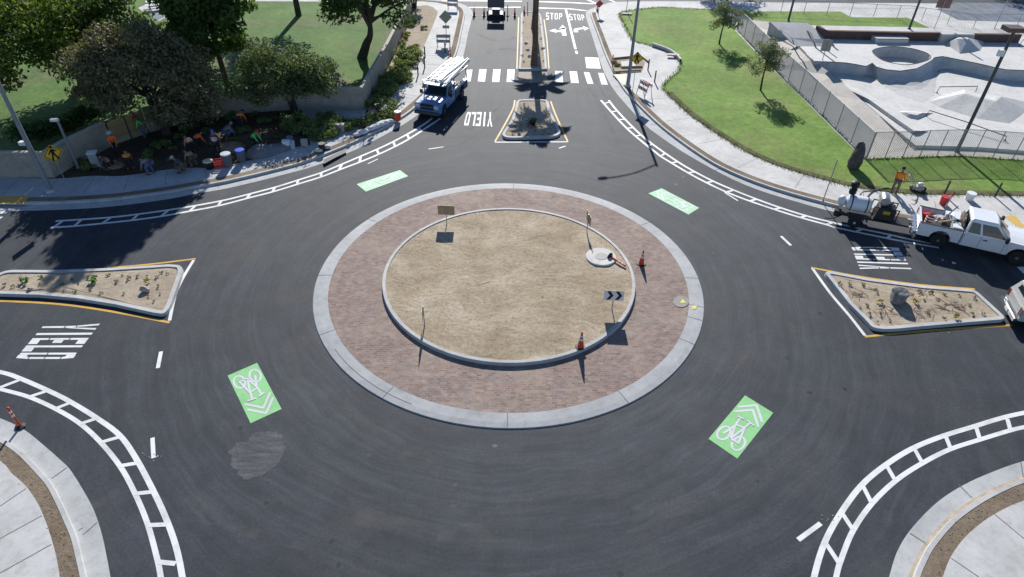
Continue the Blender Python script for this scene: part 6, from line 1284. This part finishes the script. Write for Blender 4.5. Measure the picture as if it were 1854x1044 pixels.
# ---- pickup with a camper shell, cut by the right edge of the picture
cz = R(-14); ct = thing('camper_pickup', 'white pickup with a camper shell seen from behind at the right edge', 'pickup truck', at_wheel(1826, 583, cz, 0, -.4) + Vector((0, 0, 0)), cz)
CW = M('cream_vehicle_paint', (.50, .495, .46), .35, .04, 2, coat=.3)
MB().slab([(0, .5), (.72, .5)] + arc_arch(1.2, .46, .5)[::-1] + [(1.68, .5), (2.4, .5), (2.4, 1.15), (0, 1.15)], -.93, .93, .04).build('bed_body', CW, ct)
MB().loft([[(.03, -.9, 1.154), (2.38, -.9, 1.154), (2.38, .9, 1.154), (.03, .9, 1.154)], [(.2, -.76, 1.68), (2.3, -.76, 1.72), (2.3, .76, 1.72), (.2, .76, 1.68)], [(.3, -.64, 1.73), (2.25, -.64, 1.77), (2.25, .64, 1.77), (.3, .64, 1.73)]]).build('camper_shell', CW, ct)
pane(ct, [(.062, .6, 1.24), (.062, -.6, 1.24), (.165, -.54, 1.6), (.165, .54, 1.6)], 'rear_window'); pane(ct, [(.4, -.885, 1.26), (2.1, -.885, 1.26), (2.05, -.792, 1.6), (.5, -.792, 1.6)], 'shell_window')
MB().box((-.02, 0, .9), (.03, 1.3, .42)).build('tailgate', CW, ct); MB().slab([(-.18, .42), (-.02, .42), (-.02, .6), (-.18, .58)], -.9, .9, .02).build('rear_bumper', CHROME, ct); MB().box((-.2, 0, .5), (.02, .32, .16)).build('licence_plate', REFL, ct)
for s in (-1, 1): MB().box((-.015, s * .82, .92), (.03, .14, .34)).build('tail_light', M('dark_red_lens', (.16, .03, .03), .3), ct)
cab(ct, 2.44, 3.9, 1.86, CW, doors=1, win=((.30, .93),), roof=1.75, belt=1.12); truck_front(ct, 3.88, 5.2, 1.86, CW, 1.08, 1.0); chassis(ct, .1, 5.0, 1.86)
for x in (1.2, 4.25):
    for y in (-.8, .8): wheel(ct, x, y, .36)

# ---- walk-behind edging machine beside the worker
ma = thing('edging_machine', 'walk-behind machine with curved tube handles on the lawn edge next to the worker', 'machine', G(1662, 346, .16), R(150))
MB().slab([(-.3, .1), (.35, .1), (.35, .32), (-.2, .4)], -.2, .2, .03).build('deck', M('machine_grey', (.36, .36, .37), .5, .15, 5), ma); MB().lathe([(.15, .38), (.16, .55), (.08, .6), (.01, .6)], n=14).build('motor', M('machine_light', (.55, .55, .55), .4), ma, True)
for s in (-1, 1): MB().tube(smooth([(.25, s * .18, .3), (.6, s * .22, .75), (1.0, s * .26, 1.05), (1.15, s * .27, 1.02)], 4), .022, 7).build('handle', STEEL, ma, True); MB().lathe([(.05, -.03), (.13, -.03), (.13, .03), (.05, .03)], (-.28, s * .24, .13), 14, Matrix.Rotation(PI / 2, 3, 'X')).build('wheel', TYRE, ma)
MB().tube([(.8, -.24, .9), (.8, .24, .9)], .022, 7).build('crossbar', AMB, ma); MB().lathe([(.16, -.01), (.16, .01), (.02, .01)], (.38, 0, .16), 16, Matrix.Rotation(PI / 2, 3, 'X')).build('blade', HUBM, ma)
rt = thing('post_driver', 'silver and red hand tool standing in the red bucket area by the pickup bed', 'tool', G(1711, 375, KZ)); MB().tube([(0, 0, 0), (.25, .15, 1.05)], .045, 8).build('tube', HUBM, rt); MB().tube([(.17, .1, .7), (.24, .14, 1.0)], .052, 8).build('red_grip', REDP, rt); MB().tube([(.1, .2, .95), (.42, .08, .98)], .02, 6).build('handle', STEEL, rt)
# ================================================================ PEOPLE
DG = lambda: bpy.context.evaluated_depsgraph_get()
def skin(name, nodes, edges, m, parent, sub=1):
    me = bpy.data.meshes.new(name + '_skin'); me.from_pydata([n[0] for n in nodes], edges, []); o = bpy.data.objects.new(name + '_tmp', me); COL.objects.link(o)
    o.modifiers.new('s', 'SKIN'); sv = me.skin_vertices[0].data
    for i, n in enumerate(nodes): r = n[1]; sv[i].radius = (r, r) if not isinstance(r, tuple) else r; sv[i].use_root = (i == 0)
    sb = o.modifiers.new('u', 'SUBSURF'); sb.levels = sub; sb.render_levels = sub
    bpy.context.view_layer.update(); out = bpy.data.meshes.new_from_object(o.evaluated_get(DG())); bpy.data.objects.remove(o); bpy.data.meshes.remove(me)
    out.materials.clear(); out.materials.append(m); out.polygons.foreach_set('use_smooth', [True] * len(out.polygons)); out.name = name
    q = bpy.data.objects.new(name, out); COL.objects.link(q); q.parent = parent; return q
def ik(a, c, l1, l2, pole):
    d = c - a; L = min(d.length, (l1 + l2) * .995); u = d.normalized(); k = (l1 * l1 - l2 * l2 + L * L) / (2 * L); h = math.sqrt(max(0, l1 * l1 - k * k)); p = pole - u * pole.dot(u)
    return a + u * k + p.normalized() * h, a + u * L
SKIN_ = M('skin_tone', (.30, .17, .11), .55, .08, 6); BOOT = M('work_boot', (.06, .045, .035), .8, .2, 6)
def person(label, u, v, face, hz=.93, lean=5, hands=((.15, .27, .75), (.15, -.27, .75)), feet=((.02, .12), (-.02, -.12)), shirt=None, trousers=None, hat=None, vest=None, hair=None, zg=.16, long_sleeve=True, band=None, brim=False, group=None, headdir=None):
    rt = thing('person', label, 'person', G(u, v, zg), face, group); L = R(lean); t = Vector((math.sin(L), 0, math.cos(L))); fwd_ = Vector((math.cos(L), 0, -math.sin(L)))
    hip = Vector((-.10 * math.sin(L) * 2.2, 0, hz)); sp = hip + t * .20; ch = hip + t * .40; nk = hip + t * .53; hd = R(lean * .75) if headdir is None else R(headdir); ht = Vector((math.sin(hd), 0, math.cos(hd))); hb = nk + ht * .09; hm1 = nk + ht * .17; hm2 = nk + ht * .245; hf = Vector((math.cos(hd), 0, -math.sin(hd)))
    N, E_ = [], []
    def add(p, r, prev=None):
        N.append((Vector(p), r)); i = len(N) - 1
        if prev is not None: E_.append((prev, i))
        return i
    iP = add(hip, .125); iS = add(sp, .12, iP); iC = add(ch, .135, iS); iN = add(nk, .06, iC); iH = add(hb, .062, iN); i1 = add(hm1 + hf * .015, .088, iH); i2 = add(hm2, .075, i1); add(hm1 + hf * .112 - ht * .01, .014, i1)
    for s in (-1, 1): add(hm1 + Vector((0, s * .095, 0)) - hf * .01, .018, i1)
    legs, arms = {}, {}
    for s in (-1, 1):
        hj = hip + Vector((0, s * .095, -.04)); fx, fy = feet[0] if s > 0 else feet[1]; kn, an = ik(hj, Vector((fx, fy, .09)), .44, .42, Vector((1, s * .15, .05)))
        a = add(hj, .09, iP); k = add(kn, .062, a); c = add(hj.lerp(kn, .5), .078); E_.remove((a, k)); E_.append((a, c)); E_.append((c, k)); cf = add(kn.lerp(an, .4), .056, k); n_ = add(an, .042, cf); add(an + Vector((.13, s * .02, -.045)), .038, n_); legs[s] = (hj, kn, an)
        sh = ch + t * .055 + Vector((0, s * .18, 0)); hv = Vector(hands[0] if s > 0 else hands[1]); el, wr = ik(sh, hv, .29, .26, Vector((-.6, s * .7, -.2)))
        a = add(sh, .058, iC); b = add(el, .042, a); w_ = add(wr, .028, b); d = (wr - el).normalized(); side = d.cross(Vector((0, 0, 1))); side = side.normalized() if side.length > .05 else Vector((0, 1, 0)); dn = d.cross(side).normalized(); pm = add(wr + d * .06, .033, w_); arms[s] = (sh, el, wr)
        for j, ln in enumerate((.07, .08, .076, .06)):
            o_ = (j - 1.5) * .022; f1 = add(wr + d * .10 + side * o_, .010, pm); f2 = add(wr + d * (.10 + ln * .55) + side * o_ * 1.1 + dn * .012, .009, f1); add(wr + d * (.10 + ln * .9) + side * o_ * 1.1 + dn * .035, .007, f2)
        th = add(wr + d * .05 - side * .04 + dn * .01, .011, pm); add(wr + d * .085 - side * .055 + dn * .03, .009, th)
    skin('body', N, E_, SKIN_, rt)
    n = [(hip + t * .06, .145), (sp, .15), (ch, .165), (nk - t * .04, .085)]; e = [(0, 1), (1, 2), (2, 3)]
    for s in (-1, 1):
        sh, el, wr = arms[s]; b = len(n); n += [(sh, .077), (el if long_sleeve else sh.lerp(el, .75), .06)]; e += [(2, b), (b, b + 1)]
        if long_sleeve: n += [(el.lerp(wr, .85), .045)]; e += [(b + 1, b + 2)]
    skin('shirt', n, e, shirt, rt)
    n = [(hip + t * .02, .15)]; e = []
    for s in (-1, 1):
        hj, kn, an = legs[s]; b = len(n); n += [(hj, .108), (hj.lerp(kn, .55), .098), (kn, .08), (kn.lerp(an, .5), .074), (kn.lerp(an, .92), .066)]; e += [(0, b), (b, b + 1), (b + 1, b + 2), (b + 2, b + 3), (b + 3, b + 4)]
    skin('trousers', n, e, trousers, rt)
    for s in (-1, 1): an = legs[s][2]; MB().ell(an + Vector((.06, s * .01, -.045)), (.15, .055, .055), 10, 6).build('boot', BOOT, rt, True)
    if vest: 
        skin('vest', [(hip + t * .08, .165), (sp, .17), (ch + t * .06, .178)], [(0, 1), (1, 2)], vest, rt)
        if band:
            for q in (.20, .34): MB().lathe([(.186, -.022), (.186, .022)], hip + t * q, 16, t.to_track_quat('Z', 'Y').to_matrix()).build('reflective_band', band, rt)
    q = ht.to_track_quat('Z', 'Y').to_matrix()
    if hat:
        MB().lathe([(.108, 0), (.112, .05), (.095, .10), (.05, .13), (.005, .135)], hm2 - ht * .045, 16, q).build('hat', hat, rt, True)
        m_ = MB()
        if brim: m_.lathe([(.10, 0), (.21, -.012), (.21, -.002), (.10, .014)], hm2 - ht * .04, 18, q)
        else: m_.ell(hm2 - ht * .035 + hf * .12, (.085, .085, .012), 12, 4)
        m_.build('hat_brim', hat, rt, True)
    else: MB().lathe([(.1, -.06), (.108, 0), (.10, .06), (.055, .10), (.005, .105)], hm2 - ht * .02 - hf * .015, 16, q).build('hair', hair or BLACK, rt, True)
    return rt
C_ = lambda n, c: M('cloth_' + n, c, .85, .14, 6, 30)
ORC, OR2, GRC, BLU, JEAN, BRN, GREY_, BLK2, RED2, TANC, HIV = C_('orange', (.90, .26, .04)), C_('red_orange', (.85, .16, .04)), C_('green', (.10, .62, .14)), C_('blue_cap', (.04, .12, .50)), C_('jeans', (.09, .14, .24)), C_('brown', (.13, .10, .07)), C_('grey', (.22, .24, .26)), C_('black', (.022, .024, .03)), C_('red', (.45, .04, .03)), C_('khaki', (.30, .24, .15)), C_('pink_orange', (.88, .26, .15))
LGREY = C_('light_grey', (.42, .46, .50))
person('worker in an orange shirt and dark cap standing at the lawn edge', 1617, 350, R(55), hands=((.28, .22, .85), (.22, -.3, .8)), feet=((.05, .13), (-.05, -.13)), lean=8, shirt=ORC, trousers=C_('dark_khaki', (.16, .13, .10)), hat=BLK2, zg=.15)
person('standing worker in an orange-red shirt and pale grey hat near the gate', 214, 282, R(-60), lean=12, hands=((.3, .16, .9), (.3, -.1, .8)), shirt=OR2, trousers=BLK2, hat=LGREY, brim=True)
person('bent worker in an orange shirt with his back to the road near the utility box', 238, 306, R(120), hz=.80, lean=78, hands=((.55, .15, .35), (.5, -.15, .3)), feet=((-.05, .16), (-.1, -.16)), shirt=ORC, trousers=BLK2, hair=BLK2)
person('crouching worker in brown reaching down next to the white-topped utility box', 200, 306, R(200), hz=.48, lean=50, hands=((.5, .15, .15), (.45, -.15, .12)), feet=((.12, .16), (-.05, -.16)), shirt=BRN, trousers=BLK2, hair=BLK2, vest=C_('faded_orange', (.48, .2, .12)))
person('deeply bent worker with a grey top, red waistband and blue jeans at the sidewalk edge', 274, 314, R(165), hz=.82, lean=88, hands=((.5, .15, .3), (.5, -.15, .28)), feet=((.0, .17), (-.08, -.17)), shirt=GREY_, trousers=JEAN, hair=BLK2)
rt = [o for o in COL.objects if o.get('label', '').startswith('deeply bent')][0]; MB().lathe([(.168, -.05), (.168, .05)], Vector((-.16, 0, .83)), 16, Matrix.Rotation(R(60), 3, 'Y')).build('waistband', RED2, rt)
person('worker in a bright green shirt and red hat leaning beside the lattice gate', 265, 250, R(200), lean=35, hands=((.45, .2, .6), (.4, -.2, .55)), shirt=GRC, trousers=JEAN, hat=RED2, brim=True)
person('bent worker in an orange vest, front one of the two stooping together in the shade', 350, 275, R(150), hz=.72, lean=72, hands=((.5, .15, .25), (.5, -.15, .25)), shirt=HIV, trousers=BLK2, hair=BLK2, vest=ORC, band=REFL)
person('bent worker in a red shirt, rear one of the two stooping together in the shade', 361, 268, R(40), hz=.72, lean=70, hands=((.5, .15, .25), (.5, -.15, .25)), shirt=OR2, trousers=BLK2, hair=BLK2)
person('bent worker in brown with a pale belt, back to the road, beside the cream stool', 352, 301, R(160), hz=.78, lean=80, hands=((.5, .15, .3), (.5, -.15, .25)), feet=((-.02, .17), (-.1, -.17)), shirt=TANC, trousers=BRN, hair=BLK2)
person('crouching worker in dark grey with a pale cap on the shaded sidewalk edge', 331, 311, R(190), hz=.46, lean=45, hands=((.42, .15, .2), (.42, -.15, .15)), feet=((.1, .16), (-.05, -.16)), shirt=C_('dark_grey', (.07, .075, .08)), trousers=BRN, hat=LGREY)
person('upright worker with a blue cap and a pink-orange vest with pale bands', 396, 281, R(95), lean=4, hands=((.1, .28, .8), (.12, -.28, .8)), shirt=C_('navy', (.03, .05, .12)), trousers=BLK2, hat=BLU, vest=HIV, band=REFL)
person('kneeling worker in blue-grey clothes behind the upright blue-capped worker', 413, 247, R(20), hz=.45, lean=55, hands=((.5, .15, .2), (.5, -.15, .15)), feet=((.1, .16), (-.05, -.16)), shirt=GREY_, trousers=JEAN, hair=GREY_)
person('bent worker with a bright orange back and dark trousers near the curved wall', 438, 232, R(75), hz=.92, lean=84, hands=((.5, .15, .4), (.5, -.15, .35)), feet=((-.05, .15), (-.1, -.15)), shirt=ORC, trousers=C_('charcoal', (.04, .045, .05)), hair=BLK2)
person('kneeling worker in a bright green shirt and red cap by the grey tarp mound', 463, 265, R(-15), hz=.62, lean=48, hands=((.55, .12, .35), (.5, -.15, .3)), feet=((.1, .16), (-.1, -.16)), shirt=GRC, trousers=BLK2, hat=RED2)
